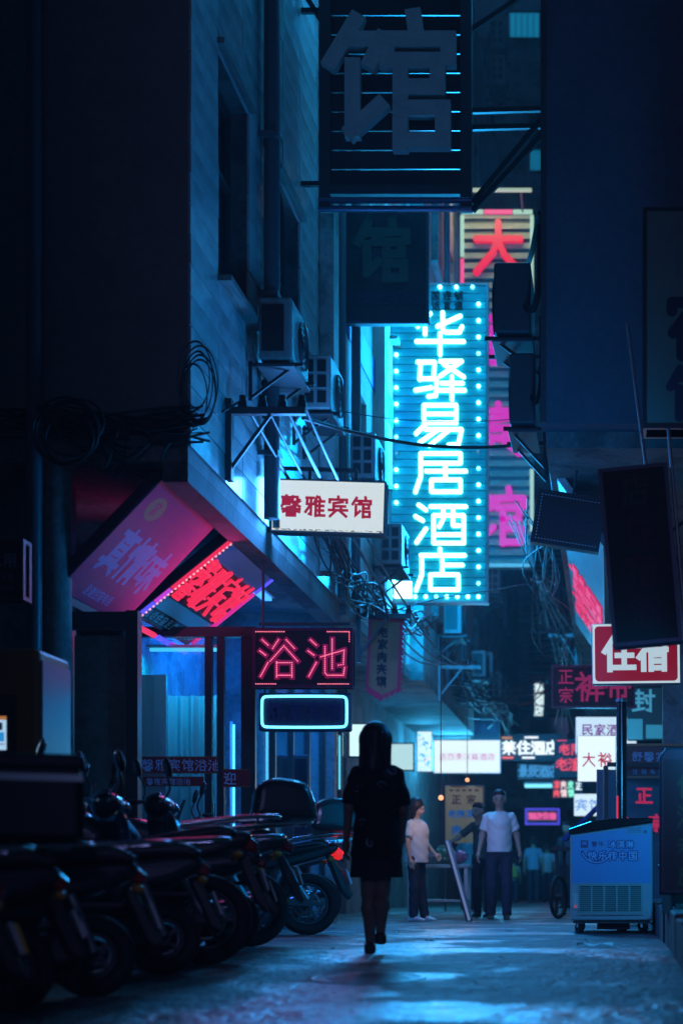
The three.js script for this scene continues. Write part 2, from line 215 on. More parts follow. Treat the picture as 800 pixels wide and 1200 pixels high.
// ---------------------------------------------------------------- ground
const XL = -3.3, HS = 3.95, XR = -0.62, HR = 4.98;       // left upper wall, its underside; right overhang, its underside
const groundY = (d) => d > 11.5 ? 0 : -0.04 * (11.5 - d);
const nf = (x, z) => { const u = ((x * 24 + 4096) % 512 + 512) % 512 | 0, v = ((z * 24 + 4096) % 512 + 512) % 512 | 0; return NA[v * 512 + u] - 0.5; };
const roadY = (x, z) => groundY(-z) + 0.035 * nf(x * 0.6, z * 0.6) * (z > -40 ? 1 : 0.3);
{
  const g = new THREE.PlaneGeometry(26, 120, 130, 400).rotateX(-Math.PI / 2).translate(-2, 0, -54), p = g.attributes.position, uv = g.attributes.uv;
  for (let i = 0; i < p.count; i++) { const x = p.getX(i), z = p.getZ(i); p.setY(i, roadY(x, z)); uv.setXY(i, x * 0.25, z * 0.25); }
  g.computeVertexNormals();
  const crack = new Float32Array(1024 * 1024).fill(0); seed = 99;
  const line = (x, y, a, n, w) => { for (let i = 0; i < n; i++) { a += rnd(-0.25, 0.25); x += Math.cos(a); y += Math.sin(a); for (let dx = -w; dx <= w; dx++) for (let dy = -w; dy <= w; dy++) crack[(((y + dy) & 1023) * 1024) + ((x + dx) & 1023)] = 1; } };
  for (let i = 0; i < 16; i++) line(rnd(0, 1024), rnd(0, 1024), rnd(0, 6.3), rnd(120, 600), i % 3 ? 0 : 1);
  const N2 = (i, f, k) => { const x = i & 1023, y = i >> 10; return f[((y * k & 511) * 512) + (x * k & 511)]; };
  const big = noiseField(1024, 5, 7, 77, 0.55), fine = noiseField(1024, 128, 3, 78, 0.7);
  const damp = (i) => sm(big[i], 0.5, 0.62);
  const map = dtex(1024, (i) => { const v = 0.42 + 0.34 * (big[i] - 0.5) + 0.3 * (fine[i] - 0.5) - 0.1 * damp(i) - 0.2 * crack[i] + 0.14 * sm(N2(i, NB, 1), 0.6, 0.7); return [v, v, v * 0.98]; }, true);
  const mid = noiseField(1024, 24, 4, 79, 0.6), bump = dtex(1024, (i) => 0.5 + 0.35 * (fine[i] - 0.5) * (1 - 0.5 * damp(i)) + 0.7 * (mid[i] - 0.5) - 0.3 * crack[i], false);
  const rough = dtex(1024, (i) => { const v = 0.66 + 0.34 * (fine[i] - 0.5) - 0.3 * damp(i); return [v, v, v]; }, false);
  for (const t of [map, bump, rough]) t.repeat.set(1, 1);
  setting('road', g, new THREE.MeshStandardMaterial({ color: rgb(0.62, 0.62, 0.62), map, bumpMap: bump, bumpScale: 0.06, roughnessMap: rough, roughness: 1 }));
}
{ // raised step along the right-hand shops, in cast blocks
  const k = new THREE.Group(); k.name = 'pavement_step'; k.userData.kind = 'structure'; scene.add(k);
  part(k, 'pavement_slab', uvM(bx(3.2, 0.3, 60, 0.62 + 1.6, 0.12, -31)), M.concrete);
  const vars = [0, 1, 2].map((i) => uvM(rbx(0.17, 0.34 + 0.012 * i, 0.78, 0.02))), ms = [grimy([0.2, 0.2, 0.2]), grimy([0.24, 0.24, 0.23]), grimy([0.17, 0.17, 0.17])];
  for (let i = 0; i < 28; i++) { const o = part(k, 'kerb_stone', vars[i % 3], ms[(i * 7) % 3]); const z = -3.4 - i * 0.8; o.position.set(0.52 + rnd(-0.01, 0.01), groundY(-z) * 0.8 + 0.115 + rnd(-0.008, 0.008), z); o.rotation.y = rnd(-0.012, 0.012); }
}
// ---------------------------------------------------------------- buildings
function holed(len, h, t, holes) { // wall panel in x (length) / y, with rectangular openings [x0, x1, y0, y1]
  const s = new THREE.Shape([[0, 0], [len, 0], [len, h], [0, h]].map((p) => new THREE.Vector2(...p)));
  for (const [a, b, c, d] of holes) s.holes.push(new THREE.Path([[a, c], [a, d], [b, d], [b, c]].map((p) => new THREE.Vector2(...p))));
  return new THREE.ExtrudeGeometry(s, { depth: t, bevelEnabled: false });
}
// left wall panels run along -z and face +x : local x -> -z, local z -> +x
const toLeft = (g, x, y, z) => { g.applyMatrix4(new THREE.Matrix4().makeBasis(V(0, 0, -1), V(0, 1, 0), V(1, 0, 0)).setPosition(x, y, z)); return g; };
function sideWindow(parent, x, z0, z1, y0, y1, frame = M.steel, bars = 1, trans = 0.66, pane = M.glassdark) { // window in a wall facing +x, its outer plane at x
  const w = part(parent, 'window', [bx(0.06, 0.06, z0 - z1, x, y0 + 0.03, (z0 + z1) / 2), bx(0.06, 0.06, z0 - z1, x, y1 - 0.03, (z0 + z1) / 2), bx(0.06, y1 - y0 - 0.12, 0.06, x, (y0 + y1) / 2, z0 - 0.03), bx(0.06, y1 - y0 - 0.12, 0.06, x, (y0 + y1) / 2, z1 + 0.03)], frame);
  part(w, 'pane', bx(0.008, y1 - y0 - 0.1, z0 - z1 - 0.1, x - 0.02, (y0 + y1) / 2, (z0 + z1) / 2), pane);
  if (trans) part(w, 'transom', bx(0.05, 0.05, z0 - z1 - 0.12, x + 0.004, y0 + (y1 - y0) * trans, (z0 + z1) / 2), frame);
  for (let i = 1; i <= bars; i++) part(w, 'mullion', bx(0.045, (y1 - y0) * (trans || 1) - 0.1, 0.05, x + 0.008, y0 + (y1 - y0) * (trans || 1) / 2, z0 + (z1 - z0) * i / (bars + 1)), frame);
  return w;
}
{ // the tiled building whose end wall faces us: dark plaster end, tiled street side, open ground floor under it
  const b = thing('tiled_building', 'tall building with pale glazed tiles on its street wall and a dark plaster end', 'building', V(0, 0, 0));
  const z0 = -12.8, z1 = -20, top = 14, win = [[13.7, 14.86], [16.1, 17.3]], y0 = HS + 0.24 * 7, y1 = HS + 0.24 * 15;
  part(b, 'end_wall', uvM(bx(12, top - HS, 0.3, XL - 0.03 - 6, (top + HS) / 2, z0 - 0.15)), mat([0.26, 0.24, 0.23], 0.9, 0, { map: tSoft, bumpMap: tBump, bumpScale: 0.002 }));
  part(b, 'street_wall', uvM(toLeft(holed(-z1 + z0 - 0.3, top - HS, 0.25, win.map(([a, c]) => [a - 13.1, c - 13.1, y0 - HS, y1 - HS])), XL - 0.28, HS, z0 - 0.3)), grimy([0.14, 0.14, 0.14]));
  part(b, 'underside', uvM(bx(12, 0.12, 7.2, XL - 6.03, HS - 0.06, -16.4)), M.soffit);
  part(b, 'edge_beam', uvM(bx(0.2, 0.16, 7.2, XL - 0.13, HS - 0.202, -16.4)), grimy([0.16, 0.16, 0.17]));
  const tw = 0.9, geo = new Map();
  for (let r = 0; r < 40 && HS + r * 0.24 < 13; r++) {
    const y = HS + r * 0.24; let iv = [[12.8, 20]];
    if (y + 0.12 > y0 && y + 0.12 < y1) for (const [a, c] of win) iv = iv.flatMap(([s, e]) => c <= s || a >= e ? [[s, e]] : [[s, a], [c, e]].filter(([p, q]) => q - p > 0.05));
    for (const [s, e] of iv) { const n = Math.max(1, Math.round((e - s) / tw)), L = (e - s) / n, key = L.toFixed(3);
      if (!geo.has(key)) geo.set(key, uvM(bx(0.022, 0.23, L - 0.009)));
      for (let i = 0; i < n; i++) { const o = part(b, 'tile', geo.get(key), M.tiles[Math.floor(rnd(0, 4))]); o.position.set(XL - 0.018 + rnd(-0.002, 0.002), y + 0.12, -(s + (i + 0.5) * L)); o.rotation.set(0, rnd(-0.006, 0.006), rnd(-0.008, 0.008)); } }
  }
  for (const [a, c] of win) { sideWindow(b, XL - 0.2, -a, -c, y0, y1, M.steel, 1, 0.62); part(b, 'window_hood', bx(0.06, 0.05, c - a + 0.1, XL + 0.025, y1 + 0.05, -(a + c) / 2), M.concrete); part(b, 'window_sill', bx(0.12, 0.05, c - a + 0.1, XL + 0.055, y0 - 0.03, -(a + c) / 2), M.concrete); }
  part(b, 'drainpipe', cyl(0.075, 0.075, 10, 14, XL + 0.1, HS + 5, -15.35), M.pipe); part(b, 'drainpipe', cyl(0.035, 0.035, 10, 10, XL + 0.06, HS + 5, -15.75), M.pipe);
  for (let i = 0; i < 6; i++) part(b, 'pipe_clip', bx(0.2, 0.05, 0.24, XL + 0.08, HS + 0.6 + i * 1.5, -15.35), M.pipe);
  part(b, 'pilaster', uvM(bx(0.16, 9, 0.34, XL + 0.08, HS + 4.6, -18.6)), M.plaster);
  part(b, 'drainpipe', cyl(0.05, 0.05, 9, 12, XL + 0.06, HS + 4.5, -19.6), M.pipe);
  // ground floor: piers, beam, back wall
  part(b, 'pier', uvM(cyl(0.12, 0.12, HS - 0.12, 20, -4.42, (HS - 0.12) / 2, -12.95)), M.concrete);
  part(b, 'drainpipe', cyl(0.06, 0.06, 9, 14, -4.5, 4.6, -12.68), M.pipe);
  part(b, 'back_wall', uvM(bx(0.2, HS - 0.12, 7.2, -6.6, (HS - 0.12) / 2, -16.4)), M.dark);
  part(b, 'partition_wall', uvM(bx(1.3, HS - 0.12, 0.15, -5.2 + 0.05, (HS - 0.12) / 2, -13.6)), M.dark);
  part(b, 'partition_wall', uvM(bx(3.2, HS - 0.12, 0.2, -5.0, (HS - 0.12) / 2, -20.1)), M.plaster);
  const dr = part(b, 'door', uvM(bx(0.42, 2.55, 0.06, -4.22, 1.275, -13.45)), grimy([0.3, 0.34, 0.32], 0.7)); part(dr, 'handle', bx(0.02, 0.14, 0.05, -4.06, 1.05, -13.4), M.steel);
  part(b, 'door_frame', [bx(0.1, 2.75, 0.12, -4.5, 1.375, -13.42), bx(0.1, 2.75, 0.12, -3.94, 1.375, -13.42), bx(0.46, 0.14, 0.1, -4.22, 2.67, -13.42)], M.steel);
}
function sideBuilding(label, x, d0, d1, top, wm, wins, { hs = HS, name = 'street_building', extra } = {}) { // further building on the left side
  const b = thing(name, label, 'building', V(0, 0, 0)), L = d1 - d0;
  part(b, 'wall', uvM(toLeft(holed(L, top - hs, 0.25, wins.map(([a, c, y0, y1]) => [a - d0, c - d0, y0 - hs, y1 - hs])), x - 0.25, hs, -d0)), wm);
  part(b, 'end_wall', uvM(bx(6, top - hs, 0.2, x - 3.26, (top + hs) / 2, -d0 - 0.1)), wm);
  part(b, 'underside', uvM(bx(6, 0.14, L, x - 3.0, hs - 0.07, -(d0 + d1) / 2)), M.soffit);
  part(b, 'ground_floor_wall', uvM(bx(0.2, hs - 0.14, L, x - 1.35, (hs - 0.14) / 2, -(d0 + d1) / 2)), M.darkwall);
  for (const [a, c, y0, y1] of wins) { sideWindow(b, x - 0.16, -a, -c, y0, y1, M.steel, 1, 0); part(b, 'window_sill', bx(0.14, 0.05, c - a + 0.08, x + 0.05, y0 - 0.03, -(a + c) / 2), M.concrete); }
  extra?.(b); return b;
}
sideBuilding('cream painted building with a blue band across its street wall', -3.26, 20.02, 26.4, 13, M.cream, [[20.9, 21.7, 5.7, 6.9], [23.6, 24.4, 5.3, 6.4], [21, 22, 8.6, 9.9], [24, 25, 8.6, 9.9]], { name: 'cream_building', extra: (b) => {
  part(b, 'painted_band', bx(0.01, 0.42, 6.36, -3.253, 7.5, -23.2), M.bluepaint);
  part(b, 'pilaster', uvM(bx(0.14, 9, 0.3, -3.19, 8.5, -22.6)), M.cream); part(b, 'drainpipe', cyl(0.06, 0.06, 9, 12, -3.18, 8.45, -20.3), M.pipe); part(b, 'drainpipe', cyl(0.04, 0.04, 9, 12, -3.2, 8.45, -25.6), M.palecable);
} });
{ const w = []; for (let f = 0; f < 4; f++) for (const a of [27.6, 30.4, 33.2]) w.push([a, a + 1.2, 5.1 + f * 3, 6.6 + f * 3]);
  sideBuilding('grey rendered building with a column of windows and air conditioners over the bath sign lane', -3.05, 26.45, 36.2, 17.5, M.plaster, w, { name: 'grey_building', extra: (b) => { for (const z of [29.4, 32.4]) part(b, 'drainpipe', cyl(0.06, 0.06, 13, 10, -2.96, 10.6, -z), M.pipe); } });
  const w2 = []; for (let f = 0; f < 5; f++) for (const a of [38, 41.5, 45, 48.5]) w2.push([a, a + 1.5, 5.2 + f * 3, 6.8 + f * 3]);
  sideBuilding('dark rendered building at the far end of the left row', -3.2, 36.3, 56, 21, M.darkwall, w2, { name: 'dark_building' }); }
{ // building closing the street
  const b = thing('end_building', 'dark building with shuttered windows closing the far end of the lane', 'building', V(0, 0, 0)), z = -58, holes = [], x0 = -9, y0 = 3.6;
  const shutters = [[-2.95, 0.8], [-5.6, 0.8], [-0.9, 0.8]];
  for (const [x] of shutters) for (let f = 0; f < 8; f++) holes.push([x - x0, x + 1.5 - x0, 1.2 + f * 3.1, 2.9 + f * 3.1]);
  part(b, 'wall', uvM(place(holed(16, 27, 0.3, holes), x0, y0, z)), M.darkwall);
  part(b, 'lintel', uvM(bx(16, 0.5, 0.5, -1, 3.4, z + 0.35)), M.concrete);
  part(b, 'passage_wall', uvM(bx(16, 4, 0.2, -1, 2, z - 9)), M.dark);
  for (const [x] of shutters) for (let f = 0; f < 8; f++) { const wd = part(b, 'window', [bx(1.5, 0.08, 0.1, x + 0.75, y0 + 1.24 + f * 3.1, z + 0.2), bx(1.5, 0.08, 0.1, x + 0.75, y0 + 2.86 + f * 3.1, z + 0.2), bx(0.08, 1.5, 0.1, x + 0.04, y0 + 2.05 + f * 3.1, z + 0.2), bx(0.08, 1.5, 0.1, x + 1.46, y0 + 2.05 + f * 3.1, z + 0.2)], M.steel); part(wd, 'pane', bx(1.4, 1.6, 0.02, x + 0.75, y0 + 2.05 + f * 3.1, z + 0.15), M.glassdark); }
  const lou = uvM(bx(1.5, 0.05, 0.16)); for (let i = 0; i < 34; i++) { const o = part(b, 'louvre_slat', lou, M.dark); o.position.set(-2.55, 6.6 + i * 0.2, z + 0.42); o.rotation.x = 0.5; }
  for (const [x, y, w, h] of [[-3.05, 31.0, 1.05, 0.95], [-2.6, 26.2, 0.5, 0.8]]) { const lw = part(b, 'window', [bx(w + 0.1, 0.06, 0.1, x, y - h / 2, z + 0.36), bx(w + 0.1, 0.06, 0.1, x, y + h / 2, z + 0.36)], M.steel); for (let i = 0; i < 5; i++) part(lw, 'pane', bx(w / 5 - 0.03, h - 0.08, 0.03, x - w / 2 + (i + 0.5) * w / 5, y, z + 0.34), glow([0.005, 0.16, 0.3], 1)); }
  part(b, 'louvre_frame', [bx(0.1, 7, 0.2, -3.36, 10, z + 0.42), bx(0.1, 7, 0.2, -1.74, 10, z + 0.42), bx(1.52, 0.1, 0.2, -2.55, 13.45, z + 0.42)], M.steel);
}
{ // right-hand block: blank rendered end over the lane, its underside and the long soffit behind
  const b = thing('rendered_building', 'blank dark blue rendered building overhanging the lane beside the struts', 'building', V(0, 0, 0)), z = -15.8;
  part(b, 'end_wall', uvM(bx(5, 12, 0.3, XR - 0.06 + 2.5, HR + 6, z - 0.15)), mat([0.13, 0.15, 0.19], 0.9, 0, { map: tSoft, bumpMap: tBump, bumpScale: 0.002 }));
  part(b, 'underside', uvM(bx(5, 0.16, 40.4, XR - 0.02 + 2.5, HR - 0.08, z - 20.5)), M.soffit);
  part(b, 'lane_wall', uvM(bx(0.2, 12, 40, XR + 0.1, HR + 6, z - 20.4)), M.darkwall);
  part(b, 'edge_rib', [bx(0.05, 12, 0.05, XR - 0.03, HR + 6, z + 0.03)], M.steel);
  part(b, 'shop_wall', uvM(bx(0.2, HR - 0.16, 38, 1.75, (HR - 0.16) / 2, z - 19.6)), M.dark);
  part(b, 'shop_partition', uvM(bx(2.4, HR - 0.16, 0.2, 1.9, (HR - 0.16) / 2, z - 6)), M.darkwall);
}
{ // unseen building left of the viewer, placed to shade the near left side
  const b = thing('unseen_near_building', 'unseen plain building left of the viewer, placed to shade the near end of the lane', 'building', V(0, 0, 0));
  part(b, 'wall', uvM(bx(3, 12, 6.4, -3.5, 5.6, -0.5)), M.plaster); part(b, 'plinth', uvM(bx(0.08, 0.6, 6.4, -1.955, -0.1, -0.5)), M.concrete);
}
// ---------------------------------------------------------------- signs
const CY = [0.0, 0.38, 1.0], SKYB = [0.0, 0.2, 1.0];                  // light of the cyan and the blue tubes
const ledWhite = glow([0.8, 2.5, 2.9], 2), bulbM = glow([0.5, 2.4, 3.4], 3.6), weakBulb = glow([0.4, 2.2, 3.2], 1.6), deadBulb = mat([0.5, 0.55, 0.55], 0.2), ledPink = glow([1.0, 0.16, 0.3], 1.1), tubeCyan = glow([0.3, 1.6, 2.4], 1.2);
{ // tall cyan hotel sign
  const s = 78, q = spot(458, 335, 570, 705, s), t = thing('hotel_sign', 'tall teal vertical sign of white LED characters edged with round bulbs', 'sign', q.c);
  const L = (x, y) => [(x - 514) / s, (520 - y) / s];
  const teal = [0, 1, 2].map((k) => mat([0.012, 0.6 + 0.03 * k, 0.62 + 0.04 * k], 0.4, 0, { map: tStreak }));
  part(t, 'housing', bx(q.w, q.h, 0.16, 0, 0, -0.1), M.steel);
  const n = 40, ph = q.h / n, sl = uvM(bx(q.w - 0.02, ph - 0.012, 0.03));
  for (let i = 0; i < n; i++) { const o = part(t, 'slat', sl, teal[(i * 5) % 3]); o.position.set(0, -q.h / 2 + (i + 0.5) * ph, 0.002 + 0.002 * (i % 2)); }
  const ys = [392, 445, 499, 554, 614, 669], pts = [];
  [...'华驿易居酒店'].forEach((ch, k) => { const [x, y] = L(516, ys[k]); part(t, 'character', glyph3(ch, 0.66, 0.056, 0.03, x, y, true, 1.22).translate(0, 0, 0.025), ledWhite); dots3(ch, 0.66, 0.026, x, y, 0.058, 3, 0.022, 1.22, pts); });
  leds(t, pts, 0.0095, glow([1.6, 3, 3], 1.6));
  const bg = new THREE.SphereGeometry(0.03, 12, 8), bulbs = [];
  for (let i = 0; i < 18; i++) bulbs.push([561, 358 + i * 19.2]);
  for (let i = 0; i < 11; i++) bulbs.push([465, 398 + i * 19.2]);
  for (let i = 0; i < 7; i++) bulbs.push([487 + i * 12.3, 700]);
  for (const x of [516, 535, 554]) bulbs.push([x, 338]);
  bulbs.push([462, 682], [459, 699]);
  for (const b of bulbs) { const o = part(t, 'bulb', bg, bulbs.indexOf(b) === 9 || bulbs.indexOf(b) === 25 ? deadBulb : bulbs.indexOf(b) % 7 === 3 ? weakBulb : bulbM); o.position.set(...L(...b), 0.06); }
  for (const [txt, y] of [['全国连锁', 347], ['电话直通', 359]]) [...txt].forEach((ch, k) => { const [x, yy] = L(497 + k * 13.5, y); part(t, 'small_character', glyph3(ch, 0.13, 0.016, 0.01, x, yy, false).translate(0, 0, 0.02), M.black); });
  const [wx, wy] = L(473, 692); part(t, 'lit_square', bx(0.26, 0.25, 0.05, wx, wy, 0.055), glow([1.6, 2.4, 2.4], 1));
  part(t, 'edge_trim', [bx(0.03, q.h, 0.2, -q.w / 2 - 0.012, 0, -0.06), bx(0.03, q.h, 0.2, q.w / 2 + 0.012, 0, -0.06), bx(q.w + 0.06, 0.03, 0.2, 0, q.h / 2 + 0.014, -0.06), bx(q.w + 0.06, 0.03, 0.2, 0, -q.h / 2 - 0.014, -0.06)], M.galv);
  part(t, 'bracket', [bar(V(-q.w / 2, 2, -0.1), V(-q.w / 2 - 0.2, 2, -0.1), 0.05), bar(V(-q.w / 2, -2.2, -0.1), V(-q.w / 2 - 0.2, -2.2, -0.1), 0.05)], M.steel);
  area(t, q.w, q.h, CY, 42, 0, 0, 0.12); area(t, q.w, q.h, CY, 34, 0, 0, -0.22, true);
}
{ // taller magenta sign behind it
  const s = 60, q = spot(540, 248, 625, 665, s), t = thing('magenta_sign', 'tall sign of glowing red and magenta characters on beige slats', 'sign', q.c), L = (x, y) => [(x - 582.5) / s, (456.5 - y) / s];
  part(t, 'housing', bx(q.w, q.h, 0.2, 0, 0, -0.13), M.steel);
  const n = 36, ph = q.h / n, sl = uvM(bx(q.w - 0.08, ph * 0.6, 0.03)), bm = [mat([0.5, 0.42, 0.3], 0.6, 0, { map: tStreak }), mat([0.42, 0.36, 0.27], 0.6, 0, { map: tStreak })];
  for (let i = 0; i < n; i++) { const o = part(t, 'slat', sl, bm[i % 2]); o.position.set(0, -q.h / 2 + (i + 0.5) * ph, 0.01); o.rotation.x = -0.15; }
  const red = glow([0.85, 0.0, 0.05], 1.0), mag = glow([0.62, 0.0, 0.4], 1.0);
  [['大', 292, 1.05, red], ['酒', 398, 1, mag], ['宾', 505, 1, mag], ['馆', 607, 1.1, mag]].forEach(([ch, y, z, m]) => part(t, 'character', glyph3(ch, z * 1.02, 0.125, 0.1, ...L(584, y), true, 1).translate(0, 0, 0.03), m));
  const tg = glow([0.45, 0.75, 0.6], 0.8), tp = glow([1, 0.08, 0.3], 0.9), tb = glow([0.05, 0.2, 1.4], 1);
  part(t, 'edge_tube', bx(0.42, 0.07, 0.06, -0.48, q.h / 2 - 0.03, 0.06), tg); part(t, 'edge_tube', bx(0.55, 0.07, 0.06, 0.02, q.h / 2 - 0.03, 0.06), tp); part(t, 'edge_tube', bx(0.38, 0.07, 0.06, 0.5, q.h / 2 - 0.03, 0.06), tg);
  part(t, 'edge_tube', bx(0.07, 0.8, 0.06, -q.w / 2 + 0.03, q.h / 2 - 0.5, 0.06), tg); part(t, 'edge_tube', bx(0.07, 1.2, 0.06, -q.w / 2 + 0.03, q.h / 2 - 1.55, 0.06), tp);
  part(t, 'edge_tube', bx(0.07, 1.7, 0.06, q.w / 2 - 0.03, q.h / 2 - 0.95, 0.06), tg); part(t, 'edge_tube', bx(0.07, 1.4, 0.06, q.w / 2 - 0.03, q.h / 2 - 2.55, 0.06), tb); part(t, 'edge_tube', bx(0.07, 1.2, 0.06, q.w / 2 - 0.03, -q.h / 2 + 1.3, 0.06), tg);
  part(t, 'edge_tube', bx(q.w * 0.9, 0.06, 0.06, 0, -q.h / 2 + 0.03, 0.06), glow([0.1, 0.5, 0.8], 0.8));
  area(t, q.w, q.h, [1, 0.12, 0.55], 1.3, 0, 0, 0.2); area(t, q.w, q.h, [0.2, 0.4, 1], 2, 0, 0, -0.3, true);
  // strip lamp added over the sign so the beige slats look lit
  const b = part(t, 'added_strip_lamp', bx(q.w, 0.05, 0.08, 0, q.h / 2 + 0.1, 0.75), glow([0.6, 0.8, 0.6], 0.6)); part(t, 'added_lamp_arm', [bar(V(-0.5, q.h / 2 - 0.05, 0), V(-0.5, q.h / 2 + 0.1, 0.75), 0.03), bar(V(0.5, q.h / 2 - 0.05, 0), V(0.5, q.h / 2 + 0.1, 0.75), 0.03)], M.steel);
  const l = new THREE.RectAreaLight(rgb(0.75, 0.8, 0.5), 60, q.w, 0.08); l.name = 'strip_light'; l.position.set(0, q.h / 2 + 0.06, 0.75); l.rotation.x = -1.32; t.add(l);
  void b;
}
{ // unlit frame with one huge block character
  const s = 110, q = spot(375, -40, 553, 247, s), t = thing('block_letter_sign', 'dark slatted frame carrying one huge unlit block character', 'sign', q.c), L = (x, y) => [(x - 464) / s, (103.5 - y) / s];
  part(t, 'frame', [bx(0.12, q.h, 0.14, -q.w / 2 + 0.06, 0, 0), bx(0.12, q.h, 0.14, q.w / 2 - 0.06, 0, 0), bx(q.w - 0.24, 0.1, 0.14, 0, -q.h / 2 + 0.2, 0), bx(q.w - 0.24, 0.1, 0.14, 0, q.h / 2 - 0.05, 0)], mat([0.035, 0.03, 0.035], 0.6));
  const sl = uvM(bx(q.w - 0.24, 0.182, 0.03)), sm_ = mat([0.02, 0.02, 0.025], 0.4, 0.2); for (let i = 0; i < 11; i++) { const o = part(t, 'slat', sl, sm_); o.position.set(0, -q.h / 2 + 0.34 + i * 0.205, -0.02); o.rotation.x = 0.12; }
  part(t, 'character', glyph3('馆', 1.4, 0.165, 0.12, ...L(459, 104), false, 1.0).translate(0, 0, 0.05), mat([0.6, 0.46, 0.42], 0.75, 0, { map: tSoft }));
  part(t, 'tray', [rod(V(-q.w / 2, -q.h / 2 + 0.09, 0.05), V(q.w / 2, -q.h / 2 + 0.09, 0.05), 0.035), rod(V(-q.w / 2, -q.h / 2 + 0.02, 0.0), V(q.w / 2, -q.h / 2 + 0.02, 0.0), 0.035), rod(V(-q.w / 2, -q.h / 2 - 0.02, 0.09), V(q.w / 2, -q.h / 2 - 0.02, 0.09), 0.025)], mat([0.12, 0.18, 0.3], 0.25, 0.8));
  const rt = q.w / 2, ww = (XR - q.c.x);
  part(t, 'strut', [bar(V(rt, -q.h / 2 + 0.1, -0.05), V(ww, -0.2, 1.2 * 0), 0.055), bar(V(rt, -q.h / 2 + 0.02, -0.05), V(ww, -0.38, 0), 0.055), bar(V(rt, -0.22, -0.05), V(ww, -0.22, 0), 0.05), bar(V(rt, -0.4, -0.05), V(ww, -0.4, 0), 0.05), bar(V(rt, 1.05, -0.05), V(ww, 1.15, 0), 0.05), bar(V(rt, 0.65, -0.05), V(ww, 1.2, 0), 0.05)], M.black);
  part(t, 'strut', [bar(V(-rt, 0.75, -0.05), V(XL - q.c.x, 1.1, -0.05), 0.05), bar(V(-rt, 0.85, -0.05), V(XL - q.c.x, 0.85, -0.05), 0.05), bar(V(-rt, -1.0, -0.05), V(XL - q.c.x, -1.0, -0.05), 0.05)], M.black);
}
{ // smaller dark panel below it
  const q = spot(395, 246, 503, 381, 95), t = thing('panel_sign', 'unlit dark blue panel sign with one faint green character', 'sign', q.c);
  part(t, 'housing', rbx(q.w, q.h, 0.14, 0.02), mat([0.03, 0.05, 0.07], 0.5)); part(t, 'panel', bx(q.w - 0.06, q.h - 0.08, 0.02, 0, 0, 0.075), mat([0.02, 0.045, 0.06], 0.35, 0, { map: tGrime }));
  part(t, 'character', glyph3('馆', 0.74, 0.11, 0.012, 0, 0.16, false, 0.9).translate(0, 0, 0.086), mat([0.02, 0.055, 0.045], 0.6));
  [...'大酒店住宿'].forEach((c, k) => part(t, 'small_character', glyph3(c, 0.16, 0.024, 0.008, -0.4 + k * 0.2, -0.4, false).translate(0, 0, 0.086), mat([0.012, 0.02, 0.05], 0.5)));
  part(t, 'bracket', [bar(V(-q.w / 2, 0.1, -0.1), V(XL - q.c.x - 0.02, -0.35, -0.1), 0.035), bar(V(-q.w / 2, 0.25, -0.1), V(XL - q.c.x - 0.02, -0.2, -0.1), 0.035), bar(V(-q.w / 2 - 0.75, -q.h / 2 + 0.05, 0.2), V(q.w / 2, -q.h / 2 + 0.05, -0.1), 0.03)], M.black);
}
{ // white light box with red print
  const q = spot(320, 565, 453, 627, 120), tex = canvas(1024, 476, (g, w, h) => {
    g.fillStyle = '#e4efe9'; g.fillRect(0, 0, w, h); ink(g, '馨雅宾馆', 78, 140, 196, 25, '#a8122e', { pitch: 1.16, sx: 0.95, round: false });
    g.fillStyle = 'rgba(60,50,40,.75)'; seed = 5; for (let i = 0; i < 90; i++) g.fillRect(rnd(20, w - 20), h - rnd(8, 22), rnd(4, 26), rnd(2, 8));
    g.fillStyle = 'rgba(120,120,100,.25)'; for (let i = 0; i < 60; i++) g.fillRect(rnd(0, w), rnd(0, h), rnd(1, 5), rnd(1, 4)); });
  const t = boxSign('light_box_sign', 'glowing white light box sign with four red characters under the air conditioners', q, { tex, k: 0.82, rz: -0.03, frame: mat([0.1, 0.11, 0.11], 0.5), rim: 0.014, depth: 0.16, lit: { c: [0.04, 0.32, 1], k: 45, b: 1.1 } });
  part(t, 'bracket', [bar(V(-q.w / 2 - 0.2, q.h / 2 + 0.12, 0), V(q.w / 2 - 0.3, q.h / 2 + 0.12, 0), 0.035), bar(V(-0.2, q.h / 2 + 0.12, 0), V(-0.2, q.h / 2 - 0.02, 0), 0.03), bar(V(0.25, q.h / 2 + 0.12, 0), V(0.25, q.h / 2 - 0.02, 0), 0.03)], M.steel);
}
